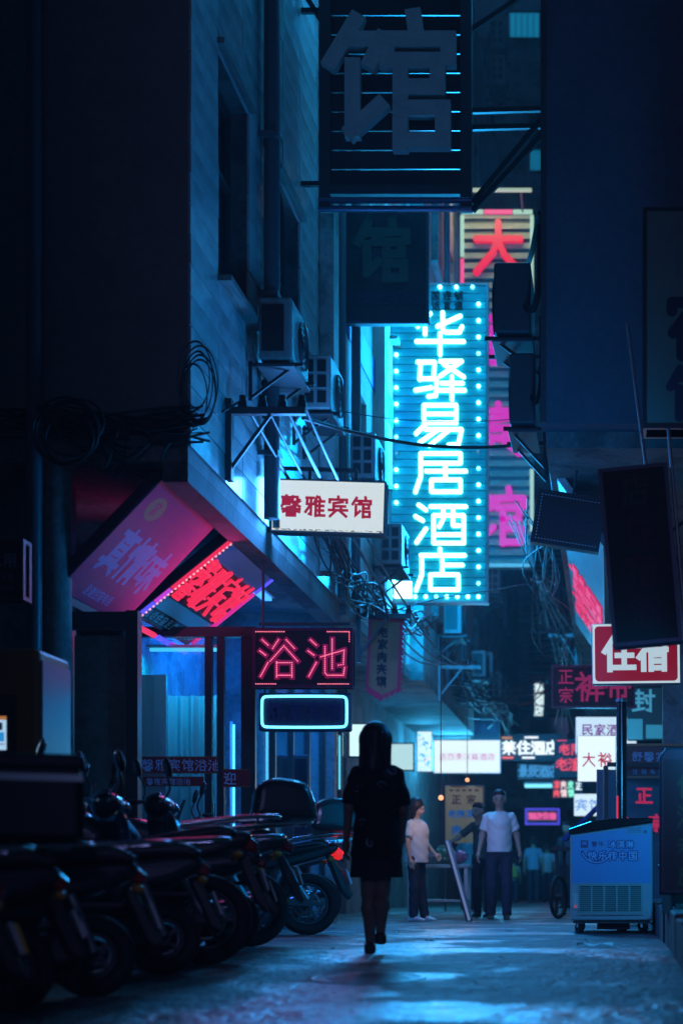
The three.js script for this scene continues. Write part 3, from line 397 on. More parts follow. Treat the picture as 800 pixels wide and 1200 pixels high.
{ // bath sign: two big LED characters
  const s = 119.5, q = spot(298, 737, 415, 807, s), t = thing('bath_sign', 'dark red sign with two large characters drawn in pink LED dots', 'sign', q.c);
  part(t, 'housing', rbx(q.w, q.h, 0.12, 0.02), mat([0.03, 0.006, 0.012], 0.5)); part(t, 'rim', [bx(q.w, 0.03, 0.16, 0, q.h / 2 - 0.015), bx(q.w, 0.03, 0.16, 0, -q.h / 2 + 0.015), bx(0.03, q.h - 0.06, 0.16, -q.w / 2 + 0.015), bx(0.03, q.h - 0.06, 0.16, q.w / 2 - 0.015)], mat([0.16, 0.01, 0.04], 0.4));
  const pts = [], back = glow([0.16, 0.004, 0.045], 1, [0.3, 0.01, 0.06]);
  [['浴', -0.235], ['池', 0.235]].forEach(([ch, x]) => { part(t, 'character', glyph3(ch, 0.41, 0.05, 0.02, x, 0, false, 0.95).translate(0, 0, 0.06), back); dots3(ch, 0.41, 0.019, x, 0, 0.084, 1, 0, 0.95, pts); });
  for (const [a, b, y] of [[-0.455, -0.17, 0.255], [0.24, 0.455, 0.255], [-0.455, -0.26, -0.255], [0.15, 0.455, -0.255]]) for (let x = a; x < b; x += 0.021) pts.push([x, y, 0.07]);
  for (let y = 0.16; y < 0.25; y += 0.021) pts.push([0.455, y, 0.07]);
  leds(t, pts, 0.0062, glow([1.2, 0.22, 0.36], 1.6)); area(t, q.w, q.h, [1, 0.03, 0.25], 1.2, 0, 0, 0.12);
  part(t, 'hanger', [rod(V(-0.4, q.h / 2, 0), V(-0.4, HS - 0.1 - q.c.y, 0), 0.015), bar(V(-0.44, q.h / 2 + 0.05, -0.02), V(0.45, q.h / 2 + 0.05, -0.02), 0.03)], M.steel);
}
{ // neon-edged sign below it
  const q = spot(307, 815, 410, 855, 119.5), t = thing('neon_frame_sign', 'dark blue sign outlined by a bright cyan neon tube under the bath sign', 'sign', q.c), a = q.w / 2 - 0.02, b = q.h / 2 - 0.02, r = 0.04;
  part(t, 'housing', rbx(q.w + 0.04, q.h + 0.04, 0.1, 0.02), mat([0.02, 0.03, 0.07], 0.4));
  const pts = []; for (const [cx, cy, a0] of [[a - r, b - r, 0], [-a + r, b - r, 1], [-a + r, -b + r, 2], [a - r, -b + r, 3]]) for (let i = 0; i <= 4; i++) { const u = (a0 + i / 4) * Math.PI / 2; pts.push(V(cx + r * Math.cos(u), cy + r * Math.sin(u), 0.075)); }
  part(t, 'neon_tube', new THREE.TubeGeometry(new THREE.CatmullRomCurve3(pts, true, 'centripetal'), 160, 0.013, 8, true), tubeCyan);
  [...'舒家宾馆'].forEach((c, k) => part(t, 'character', glyph3(c, 0.2, 0.026, 0.01, -0.29 + k * 0.19, 0, false, 0.75).translate(0, 0, 0.052), mat([0.02, 0.02, 0.09], 0.5)));
  area(t, q.w, q.h, CY, 7, 0, 0, 0.12); part(t, 'hanger', [rod(V(-0.4, q.h / 2, 0), V(-0.4, q.h / 2 + 0.1, 0), 0.012), rod(V(0.4, q.h / 2, 0), V(0.4, q.h / 2 + 0.1, 0), 0.012)], M.steel);
}
{ // cloth pennant with a toothed red edge
  const q = spot(430, 725, 470, 822, 90), w = q.w, h = q.h, t = thing('cloth_pennant', 'brown hanging cloth pennant with a toothed red edge and dark characters', 'banner', q.c);
  const sh = (m) => { const p = [[-w / 2 + m, h / 2 - m], [w / 2 - m, h / 2 - m]]; const n = 14; if (!m) { for (let i = 0; i < n; i++) { const y = h / 2 - (i + 0.5) / n * h * 0.86; p.push([w / 2 + 0.035, y - 0.02], [w / 2, y - 0.035]); } for (let i = 0; i < 6; i++) { const u = i / 6, x = w / 2 - u * w; p.push([x - 0.02, -h * 0.36 - 0.13 * (1 - Math.abs(u - 0.5) * 2) * 1 - 0.03], [x - 0.05, -h * 0.36 - 0.12 * (1 - Math.abs(u - 0.5) * 2)]); } p.push([-w / 2, -h * 0.36]); } else p.push([w / 2 - m, -h * 0.36 + m], [0, -h * 0.46 + m], [-w / 2 + m, -h * 0.36 + m]); return p; };
  part(t, 'toothed_edge', prof(sh(0), 0.008, 0), mat([0.6, 0.03, 0.1], 0.8)); part(t, 'cloth', prof(sh(0.035), 0.014, 0), mat([0.5, 0.27, 0.14], 0.85, 0, { map: tStreak }));
  [...'老家肉夹馍'].forEach((c, k) => part(t, 'character', glyph3(c, 0.13, 0.02, 0.004, -0.03, 0.36 - k * 0.16, false).translate(0, 0, 0.008), mat([0.02, 0.015, 0.02], 0.8)));
  part(t, 'pole', rod(V(-w / 2 - 0.25, h / 2 + 0.01, 0), V(w / 2 + 0.06, h / 2 + 0.01, 0), 0.015), M.steel); t.rotation.set(0.05, 0.35, -0.05);
}
// slanted shop fascias under the left overhang, leaning out and down to the street
function slanted(name, label, near, far, pb, pt) { // pb, pt: [x, y] of lower and upper edge; near, far: distances
  const yx = pt[0] - pb[0], yy = pt[1] - pb[1], h = Math.hypot(yx, yy), ux = V(0, 0, -1), uy = V(yx / h, yy / h, 0), uz = ux.clone().cross(uy);
  const t = thing(name, label, 'sign', V((pb[0] + pt[0]) / 2, (pb[1] + pt[1]) / 2, -(near + far) / 2)); t.quaternion.setFromRotationMatrix(new THREE.Matrix4().makeBasis(ux, uy, uz)); return { t, w: far - near, h };
}
{
  const { t, w, h } = slanted('slanted_sign', 'large magenta slanted fascia sign with pale blue characters under the overhang', 12.9, 14.62, [-4.4, 2.84], [-3.56, 3.72]);
  const tex = canvas(1024, 720, (g, W_, H_) => {
    g.fillStyle = '#b3145c'; g.fillRect(0, 0, W_, H_); seed = 15; for (let i = 0; i < 500; i++) { g.fillStyle = `rgba(${rnd(90, 200) | 0},20,${rnd(80, 140) | 0},.10)`; g.fillRect(rnd(0, W_), rnd(0, H_), rnd(10, 160), rnd(4, 50)); }
    ink(g, '真情味', 120, 265, 268, 36, '#5f86b8', { pitch: 1.05, sx: 0.95, round: false }); g.fillStyle = '#8a7a50'; g.beginPath(); g.ellipse(210, 130, 110, 70, 0, 0, 7); g.fill(); ink(g, '家', 165, 86, 88, 9, '#b3145c');
    ink(g, '足道住宿电话', 260, 620, 62, 7, '#6a8cc0', { pitch: 1.1 }); });
  part(t, 'board', rbx(w, h, 0.1, 0.015, 0, 0, -0.05), mat([0.08, 0.02, 0.05], 0.5)); part(t, 'print', place(new THREE.PlaneGeometry(w - 0.02, h - 0.02), 0, 0, 0.004), mat([1, 1, 1], 0.55, 0, { map: tex, bumpMap: tBump, bumpScale: 0.002 }));
  part(t, 'lower_rail', bx(w, 0.06, 0.12, 0, -h / 2 - 0.03, -0.05), M.galv); part(t, 'stay', [bar(V(-0.6, h / 2, -0.1), V(-0.6, h / 2 - 0.1, -0.5), 0.04), bar(V(0.6, h / 2, -0.1), V(0.6, h / 2 - 0.1, -0.5), 0.04)], M.steel);
}
{
  const { t, w, h } = slanted('slanted_led_sign', 'slanted sign of glowing red characters edged by red and blue LED strips', 15.05, 16.95, [-4.42, 2.98], [-3.5, 3.72]);
  part(t, 'board', rbx(w, h, 0.1, 0.015, 0, 0, -0.05), mat([0.02, 0.012, 0.02], 0.5)); part(t, 'upper_panel', bx(w - 0.1, h * 0.2, 0.02, 0, h * 0.37, 0.008), mat([0.05, 0.2, 0.42], 0.4));
  const tex = canvas(512, 128, (g, a, b) => { g.fillStyle = '#3fa0cc'; g.fillRect(0, 0, a, b); g.fillStyle = '#0a1420'; g.fillRect(0, b * 0.5, a, b * 0.5); ink(g, '电话住宿足道全国连锁', 8, 74, 42, 6, '#3f8fb0', { pitch: 1.18 }); g.strokeStyle = '#c8f4ff'; g.lineWidth = 5; g.beginPath(); g.arc(430, 40, 34, 0.4, 2.6); g.stroke(); });
  part(t, 'lower_panel', place(new THREE.PlaneGeometry(w - 0.12, h * 0.27), 0, -h * 0.34, 0.012), new THREE.MeshStandardMaterial({ map: tex, roughness: 0.25, color: rgb(0.6, 0.6, 0.6), emissive: rgb(1, 1, 1), emissiveMap: tex, emissiveIntensity: 0.12 }));
  const red = glow([1.0, 0.025, 0.09], 0.95); [...'馨雅宾馆'].forEach((c, k) => part(t, 'character', glyph3(c, 0.56, 0.026, 0.03, -0.66 + k * 0.44, 0.06, false, 0.72).translate(0, 0, 0.005), red));
  const sr = glow([0.95, 0.03, 0.12], 0.9), sb = glow([0.12, 0.1, 1.2], 1), sp = glow([0.6, 0.06, 0.8], 0.9), dt = [];
  part(t, 'led_strip', bx(0.05, h * 0.62, 0.03, -w / 2 + 0.02, h * 0.18, 0.02), sr); part(t, 'led_strip', bx(0.05, h * 0.16, 0.03, -w / 2 + 0.02, -h * 0.22, 0.02), sp); part(t, 'led_strip', bx(0.05, h * 0.2, 0.03, -w / 2 + 0.02, -h * 0.41, 0.02), sb);
  for (let i = 0; i < 26; i++) dt.push([-w / 2 + 0.02, -h * 0.48 + i * h * 0.037, 0.04]);
  [[-0.8, 0.25, sb], [-0.5, 0.3, sp], [-0.15, 0.3, sr], [0.2, 0.3, sp], [0.52, 0.26, sb], [0.8, 0.24, sp]].forEach(([x, l, m]) => part(t, 'led_strip', bx(l, 0.05, 0.03, x, h / 2 + 0.06, 0.04), m));
  part(t, 'led_strip', bx(0.05, h * 0.7, 0.03, w / 2 - 0.02, -0.12, 0.02), glow([0.9, 0.03, 0.4], 0.8)); part(t, 'led_strip', bx(0.05, h * 0.2, 0.03, w / 2 - 0.02, h * 0.36, 0.02), sb);
  part(t, 'led_strip', bx(0.7, 0.05, 0.03, -0.5, -h / 2 - 0.06, 0.03), sr); part(t, 'led_strip', bx(0.4, 0.05, 0.03, 0.15, -h / 2 - 0.06, 0.03), sb); part(t, 'led_strip', bx(0.3, 0.05, 0.03, 0.6, -h / 2 - 0.06, 0.03), sp);
  leds(t, dt, 0.012, glow([1.2, 0.5, 0.6], 1)); area(t, w, h, [1, 0.03, 0.32], 0.45, 0, 0, 0.1); const el = new THREE.RectAreaLight(rgb(1, 0.02, 0.3), 4, 0.3, h); el.name = 'strip_light'; el.position.set(-w / 2 - 0.02, 0, 0.2); el.rotation.y = Math.PI / 2; t.add(el);
}
// ---- right-hand side signs
{ const q = spot(693, 731, 797, 803, 110), tex = canvas(1024, 708, (g, w, h) => { g.fillStyle = '#d8ecf0'; g.fillRect(0, 0, w, h); g.fillStyle = '#8e0b20'; g.beginPath(); g.roundRect(26, 26, w - 52, h - 52, 50); g.fill(); ink(g, '住宿', 120, 150, 400, 66, '#cfe6ee', { pitch: 1.06, sx: 0.92, round: false }); });
  boxSign('lodging_sign', 'red light box sign with two white characters behind the leaning dark sign', q, { tex, k: 0.72, rim: 0.012, frame: M.alu, rz: 0.012, lit: { c: [0.8, 0.35, 0.4], k: 1.2 } }); }
{ const q = spot(710, 549, 791, 757, 150), tex = canvas(512, 1280, (g, w, h) => { g.fillStyle = '#090a12'; g.fillRect(0, 0, w, h); ink(g, '店', 150, 40, 220, 26, '#1a2c20', { round: false }); ink(g, '住宿酒', 130, 330, 250, 28, '#3a0a20', { vert: true, pitch: 1.2, round: false }); });
  const t = boxSign('leaning_sign', 'tall dark unlit sign leaning to one side above the red lodging sign', q, { tex, k: 0, rz: 0.085, depth: 0.18, frame: mat([0.025, 0.035, 0.06], 0.4, 0.3), rim: 0.03, rough: 0.6 }); t.rotation.y = -0.06;
  part(t, 'bracket', [rod(V(0.1, q.h / 2, 0), V(0.05, HR - q.c.y - 0.1, 0), 0.012), rod(V(q.w / 2 + 0.03, q.h / 2 + 0.3, -0.05), V(q.w / 2 + 0.03, -q.h / 2, -0.05), 0.014)], M.galv); }
{ const q = spot(626, 580, 706, 643, 112), tex = canvas(512, 400, (g, w, h) => { g.fillStyle = '#07080f'; g.fillRect(0, 0, w, h); ink(g, '酒店', 60, 100, 190, 16, '#0d1224'); });
  const t = boxSign('dotted_sign', 'black unlit sign with a dotted border tilted under the right overhang', q, { tex, k: 0, rz: -0.16, frame: M.black, rim: 0.02, depth: 0.12 }), d = [];
  for (let i = 0; i < 20; i++) { d.push([-0.31 + i * 0.033, 0.23, 0.07], [-0.31 + i * 0.033, -0.23, 0.07]); if (i < 15) d.push([-0.31, -0.23 + i * 0.033, 0.07]); }
  leds(t, d, 0.006, mat([0.7, 0.7, 0.72], 0.4)); part(t, 'hanger', rod(V(0, q.h / 2, 0), V(0, HR - q.c.y - 0.1, 0), 0.012), M.steel); }
{ const s = 80, q = spot(646, 780, 744, 830, s), t = thing('noodle_sign', 'dark maroon sign with dim magenta tube characters beside the tangled cables', 'sign', q.c), m = glow([0.2, 0.008, 0.06], 1, [0.3, 0.02, 0.06]);
  part(t, 'housing', rbx(q.w, q.h, 0.1, 0.015), mat([0.03, 0.008, 0.015], 0.5)); part(t, 'rim', [bx(q.w, 0.03, 0.13, 0, q.h / 2 - 0.015), bx(q.w, 0.03, 0.13, 0, -q.h / 2 + 0.015), bx(0.03, q.h - 0.06, 0.13, -q.w / 2 + 0.015), bx(0.03, q.h - 0.06, 0.13, q.w / 2 - 0.015)], mat([0.16, 0.02, 0.06], 0.4));
  [['正', -0.4, 0.14, 0.22], ['宗', -0.4, -0.13, 0.22], ['裤', -0.06, 0, 0.42], ['带', 0.36, 0, 0.42]].forEach(([c, x, y, z]) => part(t, 'character', glyph3(c, z, z * 0.1, 0.02, x, y, false).translate(0, 0, 0.05), m)); part(t, 'hanger', rod(V(0.2, q.h / 2, 0), V(0.2, HR - q.c.y - 0.1, 0), 0.012), M.steel); }
const whiteBox = (text, color, o = {}) => canvas(512, Math.round(512 * (o.r ?? 0.5)), (g, w, h) => { g.fillStyle = o.bg ?? '#dff2f4'; g.fillRect(0, 0, w, h); const n = [...text].length, z = o.z ?? Math.min(h * 0.6, w / n / 1.15); ink(g, text, o.x ?? (w - z * 1.12 * n + z * 0.12) / 2, o.y ?? (h - z) / 2, z, z * (o.lw ?? 0.11), color, { pitch: 1.12 }); o.more?.(g, w, h); });
boxSign('small_light_box', 'white light box sign with two thin red characters beside the street pole', spot(676, 862, 722, 917, 75), { tex: whiteBox('大裕', '#a01030', { r: 1.15, z: 190, y: 210, lw: 0.1 }), k: 1.15, rim: 0.012, lit: { c: [0.02, 0.5, 1], k: 14 } });
boxSign('pale_light_box', 'white light box sign with four purple characters behind the two-character box', spot(674, 840, 746, 884, 66), { tex: whiteBox('民家酒店', '#7a1f7a', { r: 0.6, y: 60, z: 96 }), k: 0.8, rim: 0.012, back: false, lit: { c: [0.0, 0.45, 1], k: 2 } });
boxSign('low_light_box', 'small white light box with faint blue characters low behind the freezer', spot(672, 930, 706, 957, 60), { tex: whiteBox('宾馆', '#7aa0d8', { r: 0.8 }), k: 0.95, rim: 0.012, lit: { c: [0.0, 0.45, 1], k: 2 } });
boxSign('wide_light_box', 'wide white light box sign with small faded pink characters over the fruit stall', spot(508, 867, 587, 907, 52), { tex: whiteBox('店四季汉庭酒店', '#c878a8', { r: 0.5, z: 56, lw: 0.09 }), k: 1.15, rim: 0.02, lit: { c: [0.02, 0.5, 1], k: 26 } });
const ledTex = (draw, w = 512, h = 256) => canvas(w, h, (g) => { g.fillStyle = '#020510'; g.fillRect(0, 0, w, h); draw(g, w, h); g.fillStyle = 'rgba(2,4,12,.45)'; for (let x = 0; x < w; x += 8) g.fillRect(x, 0, 2, h); for (let y = 0; y < h; y += 8) g.fillRect(0, y, w, 2); });
boxSign('white_led_sign', 'LED sign of bold white characters with short red and white bars', spot(587, 860, 657, 892, 45), { tex: ledTex((g) => { ink(g, '莱住酒店', 8, 62, 116, 19, '#f4ffff', { pitch: 1.08, round: false }); g.fillStyle = '#ff5a48'; g.fillRect(6, 200, 100, 16); g.fillStyle = '#c08050'; g.fillRect(4, 26, 90, 16); g.fillStyle = '#fff'; g.fillRect(200, 22, 120, 16); g.fillRect(180, 200, 110, 16); }, 512, 234), k: 1.9, rim: 0.01, frame: M.black, back: false, lit: { c: [0.0, 0.45, 1], k: 3 } });
boxSign('blue_led_sign', 'dim blue LED sign hanging below the white LED sign', spot(606, 894, 657, 914, 44), { tex: ledTex((g) => ink(g, '景辰酒店', 10, 24, 140, 20, '#58b8ff', { pitch: 1.0, sx: 0.85, round: false }), 512, 192), k: 0.8, rim: 0.01, frame: M.black, back: false });
boxSign('red_led_sign', 'red LED sign of two stacked rows of characters', spot(649, 866, 683, 912, 50), { tex: ledTex((g) => { ink(g, '老陕', 60, 60, 150, 18, '#ff3a40', { pitch: 1.1 }); ink(g, '老潼关', 16, 250, 170, 20, '#ff4048', { pitch: 1.0, round: false }); g.fillStyle = '#ff3a40'; g.fillRect(40, 12, 130, 12); }, 380, 512), k: 1.5, rim: 0.01, frame: M.black, back: false, lit: { c: [1, 0.1, 0.12], k: 1.2 } });
boxSign('menu_led_sign', 'small LED sign of red, white and green blocks below the red LED sign', spot(647, 914, 684, 936, 50.5), { tex: ledTex((g) => { ink(g, '凉肉', 14, 10, 100, 18, '#ff5048', { vert: true }); ink(g, '夹馍', 130, 10, 100, 18, '#ffd8d0', { vert: true }); ink(g, '皮馍', 250, 10, 100, 18, '#90ffd0', { vert: true }); ink(g, '正', 380, 30, 100, 18, '#f0ffff'); }, 512, 236), k: 1.6, rim: 0.01, frame: M.black, back: false });
boxSign('pink_led_sign', 'small purple LED message board with pink letters over the crowd', spot(615, 947, 656, 967, 40), { tex: ledTex((g) => { g.strokeStyle = '#5a48ff'; g.lineWidth = 26; g.strokeRect(13, 13, 486, 224); ink(g, '酒店住宿', 46, 66, 100, 22, '#ff58a0', { pitch: 1.04, round: false }); }, 512, 250), k: 1.4, rim: 0.01, frame: M.black, back: false, lit: { c: [0.7, 0.12, 0.9], k: 1.5 } });
boxSign('vertical_led_sign', 'narrow vertical sign of three white LED characters on the end building', spot(624, 799, 639, 842, 40), { tex: ledTex((g) => ink(g, '莱酒店', 30, 20, 150, 26, '#e8ffff', { vert: true, pitch: 1.08, round: false }), 212, 530), k: 1.6, rim: 0.01, frame: M.black, back: false, lit: { c: [0.0, 0.45, 1], k: 2 } });
boxSign('unlit_board', 'dark unlit signboard above the wide white light box', spot(535, 840, 586, 866, 50), { tex: canvas(256, 128, (g) => { g.fillStyle = '#0d2438'; g.fillRect(0, 0, 256, 128); ink(g, '四季酒店', 20, 40, 50, 6, '#1c3c58'); }), k: 0, rim: 0.02, frame: M.steel, back: false });
boxSign('poster_light_box', 'bright narrow advertising light box on the left shop row', spot(489, 857, 507, 905, 56), { tex: canvas(128, 320, (g) => { g.fillStyle = '#c8f0ff'; g.fillRect(0, 0, 128, 320); seed = 3; for (let i = 0; i < 70; i++) { g.fillStyle = ['#58c8f0', '#e8ffff', '#38a0e0', '#f8d8f0'][i % 4]; g.fillRect(rnd(0, 120), rnd(0, 310), rnd(4, 24), rnd(4, 18)); } }), k: 1.2, rim: 0.012, back: false, lit: { c: [0.02, 0.5, 1], k: 22 } });
{ const t = thing('tube_lamp', 'short horizontal fluorescent tube under the blue LED sign', 'lamp', P(631, 921, 44)); part(t, 'tube', place(cyl(0.05, 0.05, 0.74, 10), 0, 0, 0, 0, 0, Math.PI / 2), glow([0.3, 1.1, 1.4], 1)); part(t, 'fitting', bx(0.78, 0.05, 0.1, 0, 0.08, 0), M.white); area(t, 0.74, 0.1, CY, 12, 0, 0, 0.07); }
{ const q = spot(731, 872, 800, 912, 95), t = thing('shop_fascia', 'dark red shop fascia with pale characters over the right-hand glass front', 'sign', q.c), tex = canvas(512, 300, (g, w, h) => { g.fillStyle = '#4a0f26'; g.fillRect(0, 0, w, h); g.fillStyle = '#5a3020'; g.fillRect(0, 190, w, 16); ink(g, '舒馨宾馆', 60, 60, 92, 11, '#6f97b8', { pitch: 1.18 }); ink(g, '住宿电话', 60, 226, 50, 6, '#6f8fb0', { pitch: 1.6 }); });
  part(t, 'board', bx(q.w, q.h, 0.1, 0, 0, -0.055), mat([0.2, 0.08, 0.05], 0.6)); part(t, 'print', place(new THREE.PlaneGeometry(q.w - 0.04, q.h - 0.04), 0, 0, 0.004), mat([1, 1, 1], 0.4, 0, { map: tex })); part(t, 'rim', [bx(q.w, 0.03, 0.04, 0, q.h / 2 - 0.01, 0.012), bx(q.w, 0.03, 0.04, 0, -q.h / 2 + 0.01, 0.012), bx(0.03, q.h - 0.04, 0.04, -q.w / 2 + 0.01, 0, 0.012)], mat([0.3, 0.16, 0.07], 0.5)); }
boxSign('glass_sign', 'dim blue glass panel with one large pale character behind the street pole', spot(734, 806, 786, 868, 72), { tex: canvas(256, 300, (g) => { g.fillStyle = '#12384e'; g.fillRect(0, 0, 256, 300); ink(g, '封', 30, 10, 130, 16, '#58b8d8', { round: false }); g.fillStyle = '#3aa0c0'; g.fillRect(0, 180, 90, 120); g.fillRect(110, 214, 120, 80); }), k: 0.5, rim: 0.012, frame: M.steel, back: false });
boxSign('tan_sign', 'large unlit tan sign with part of a dark character on the blank blue wall', { c: P(812, 380, 134), w: 118 / 134, h: 256 / 134 }, { tex: canvas(512, 1100, (g, w, h) => { g.fillStyle = '#6a5e52'; g.fillRect(0, 0, w, h); ink(g, '宿', 110, 420, 330, 60, '#2e1a26'); ink(g, '住', 110, 20, 300, 50, '#64584e'); ink(g, '馆', 110, 800, 300, 50, '#3a2430'); }), k: 0, rim: 0.03, depth: 0.3, frame: M.black, back: false, rough: 0.8 });
{ const q = { c: P(806, 955, 152), w: 0.44, h: 1.1 }, t = thing('standing_board', 'tall dark maroon standing signboard with rounded top on the pavement step', 'sign', V(q.c.x, 0.27, q.c.z)); t.rotation.y = -0.1;
  const tex = canvas(256, 640, (g) => { g.fillStyle = '#30080f'; g.fillRect(0, 0, 256, 640); ink(g, '住淋老', 70, 70, 120, 13, '#4a2a18', { vert: true, pitch: 1.25 }); ink(g, '皮', 76, 520, 100, 12, '#4a2a18'); });
  part(t, 'board', prof([[-0.22, 0.14], [0.22, 0.14], [0.22, 1.2], [0.17, 1.27], [-0.17, 1.27], [-0.22, 1.2]], 0.16, 0.02), mat([0.06, 0.012, 0.02], 0.35)); part(t, 'print', place(new THREE.PlaneGeometry(0.36, 1.0), 0, 0.68, 0.084), mat([1, 1, 1], 0.4, 0, { map: tex })); part(t, 'foot', [bx(0.06, 0.14, 0.4, -0.16, 0.07), bx(0.06, 0.14, 0.4, 0.16, 0.07)], M.steel); }
{ // pale slanted panel with pink characters under the right overhang
  const near = 17.3, far = 27, pb = [-0.08, 4.1], pt = [-0.6, 4.86], yx = pt[0] - pb[0], yy = pt[1] - pb[1], h = Math.hypot(yx, yy), ux = V(0, 0, 1), uy = V(yx / h, yy / h, 0), uz = ux.clone().cross(uy);
  const t = thing('slanted_canopy_sign', 'long pale slanted panel with pink characters under the right overhang', 'sign', V((pb[0] + pt[0]) / 2, (pb[1] + pt[1]) / 2, -(near + far) / 2)); t.quaternion.setFromRotationMatrix(new THREE.Matrix4().makeBasis(ux, uy, uz));
  part(t, 'board', rbx(far - near, h, 0.08, 0.01, 0, 0, -0.04), uvMat()); [...'民家酒店'].forEach((c, k) => part(t, 'character', glyph3(c, 0.72, 0.1, 0.02, -2.6 + k * 1.0, -0.04, false, 1.2).translate(0, 0, 0.002), glow([0.9, 0.02, 0.14], 0.8)));
  part(t, 'edge_rail', bx(far - near, 0.05, 0.12, 0, h / 2 + 0.02, -0.03), M.galv);
  function uvMat() { return mat([0.5, 0.55, 0.56], 0.4, 0, { map: tStreak }); }
}
{ // unseen light box behind the viewer, placed to light the faces turned to it
  const t = boxSign('unseen_front_light_box', 'unseen blue light box behind the viewer, placed to light the faces turned to it', { c: V(-0.7, 4.4, 3.3), w: 1.6, h: 0.9 }, { tex: canvas(256, 96, (g) => { g.fillStyle = '#4090f0'; g.fillRect(0, 0, 256, 96); ink(g, '住宿', 60, 16, 62, 8, '#e8f0ff', { pitch: 1.2 }); }), k: 0.9, rim: 0.03, ry: 0, lit: { c: [0.32, 0.34, 1], k: 0.01, b: 2700 } }); void t;
}
{ // unseen cyan sign above the frame, placed to light tiled wall and road
  const t = thing('unseen_wall_sign', 'unseen large cyan sign above the frame, placed to light the tiled wall and the road', 'sign', V(XR - 0.35, 13.1, -19.5)); t.rotation.set(0, -Math.PI / 2, 0); t.rotateX(0.45);
  part(t, 'housing', rbx(6, 2.4, 0.16, 0.03), M.steel); part(t, 'face', place(new THREE.PlaneGeometry(5.9, 2.3), 0, 0, 0.084), glow([0.02, 0.5, 0.9], 1.2)); [...'华驿易居酒店'].forEach((c, k) => part(t, 'character', glyph3(c, 0.8, 0.08, 0.02, -2.4 + k * 0.96, 0, true).translate(0, 0, 0.09), ledWhite));
  area(t, 5.9, 2.3, CY, 9, 0, 0, 0.15);
}
{ // unseen lamp box off to the right, placed to light the freezer and step
  const t = thing('unseen_shop_lamp', 'unseen blue lamp box out of view on the right, placed to light the freezer and the step', 'lamp', V(1.1, 1.95, -11.4)); t.rotation.set(0.2, Math.PI - 0.12, 0, 'YXZ'); part(t, 'visor', bx(1.0, 0.02, 0.7, 0, 0.24, 0.3), M.steel);
  part(t, 'housing', rbx(0.9, 0.42, 0.12, 0.02), M.steel); part(t, 'face', place(new THREE.PlaneGeometry(0.84, 0.36), 0, 0, 0.064), glow([0.02, 0.35, 1], 1.2)); part(t, 'hanger', [rod(V(-0.3, 0.2, 0), V(-0.3, 3.0, -0.6), 0.012), rod(V(0.3, 0.2, 0), V(0.3, 3.0, -0.6), 0.012)], M.steel);
  area(t, 0.84, 0.36, [0.0, 0.4, 1], 85, 0, 0, 0.1);
}
{ // unseen lamp box hidden behind the leaning sign, placed to light the tiled wall
  const t = thing('unseen_cross_lamp', 'unseen blue lamp box behind the leaning sign, placed to light the tiled wall', 'lamp', V(0.26, 3.0, -13.3)); t.rotation.set(-0.5, -Math.PI / 2 - 0.05, 0, 'YXZ');
  part(t, 'housing', rbx(0.5, 0.8, 0.12, 0.02), M.steel); part(t, 'face', place(new THREE.PlaneGeometry(0.44, 0.74), 0, 0, 0.064), glow([0.01, 0.3, 1], 1)); part(t, 'hanger', rod(V(0, 0.4, 0), V(0, 1.7, -0.6), 0.015), M.steel);
  area(t, 0.44, 0.74, [0.0, 0.3, 1], 88, 0, 0, 0.1);
}
// ---------------------------------------------------------------- air conditioners on the walls
function makeAC(label, group, grid) { // origin at the wall, foot of the unit; sticks out along +x, long side along z
  const t = thing('air_conditioner', label, 'air conditioner', V(0, 0, 0), group), w = 0.3, h = 0.56, l = 0.82;
  const c = part(t, 'casing', rbx(w, h, l, 0.025, 0.12 + w / 2, h / 2, 0), M.paleplastic);
  part(c, 'fan_guard', [0.05, 0.11, 0.17, 0.22].map((r) => tor(r, 0.006, 5, 28, 0.12 + w + 0.012, h / 2, -0.12, 0, Math.PI / 2)), M.steel); part(c, 'fan_recess', cyl(0.22, 0.22, 0.012, 28, 0.12 + w + 0.002, h / 2, -0.12, 0, 0, Math.PI / 2), M.black);
  part(c, 'side_vent', grid ? [0, 1, 2].flatMap((i) => [0, 1].map((j) => bx(0.09, 0.12, 0.012, 0.2 + j * 0.13, 0.12 + i * 0.16, l / 2 + 0.003))) : [bx(0.2, 0.42, 0.01, 0.25, h / 2, l / 2 + 0.003)], M.black);
  part(t, 'bracket', [-0.28, 0.28].map((z) => [bx(0.5, 0.03, 0.03, 0.25, -0.015, z), bar(V(0.02, -0.32, z), V(0.42, -0.02, z), 0.025), bx(0.03, 0.36, 0.03, 0.02, -0.16, z)]), M.black);
  part(t, 'drip_tray', rbx(0.34, 0.03, 0.8, 0.01, 0.27, -0.05, 0), M.steel);
  part(t, 'hose', tube([[0.16, 0.2, -l / 2], [0.1, 0.14, -l / 2 - 0.12], [0.05, 0.3, -l / 2 - 0.16], [0.04, 0.8, -l / 2 - 0.16]], 0.025, 16, 8), M.rubber);
  return t;
}
const acA = makeAC('air conditioner with a plain dark end panel, above the cable crossarm', 'air conditioners on the left walls', false); acA.position.copy(P(298, 437, 126)).setX(XL);
const acB = makeAC('air conditioner with a six-hole end vent next to the plain-ended one', 'air conditioners on the left walls', true); acB.position.copy(P(345, 492, 111)).setX(XL);
dup(acB, 'air conditioner on the cream wall just above the white light box', P(405, 570, 95).setX(-3.26)); dup(acB, 'air conditioner on the cream wall below the white light box', P(428, 668, 85).setX(-3.24));
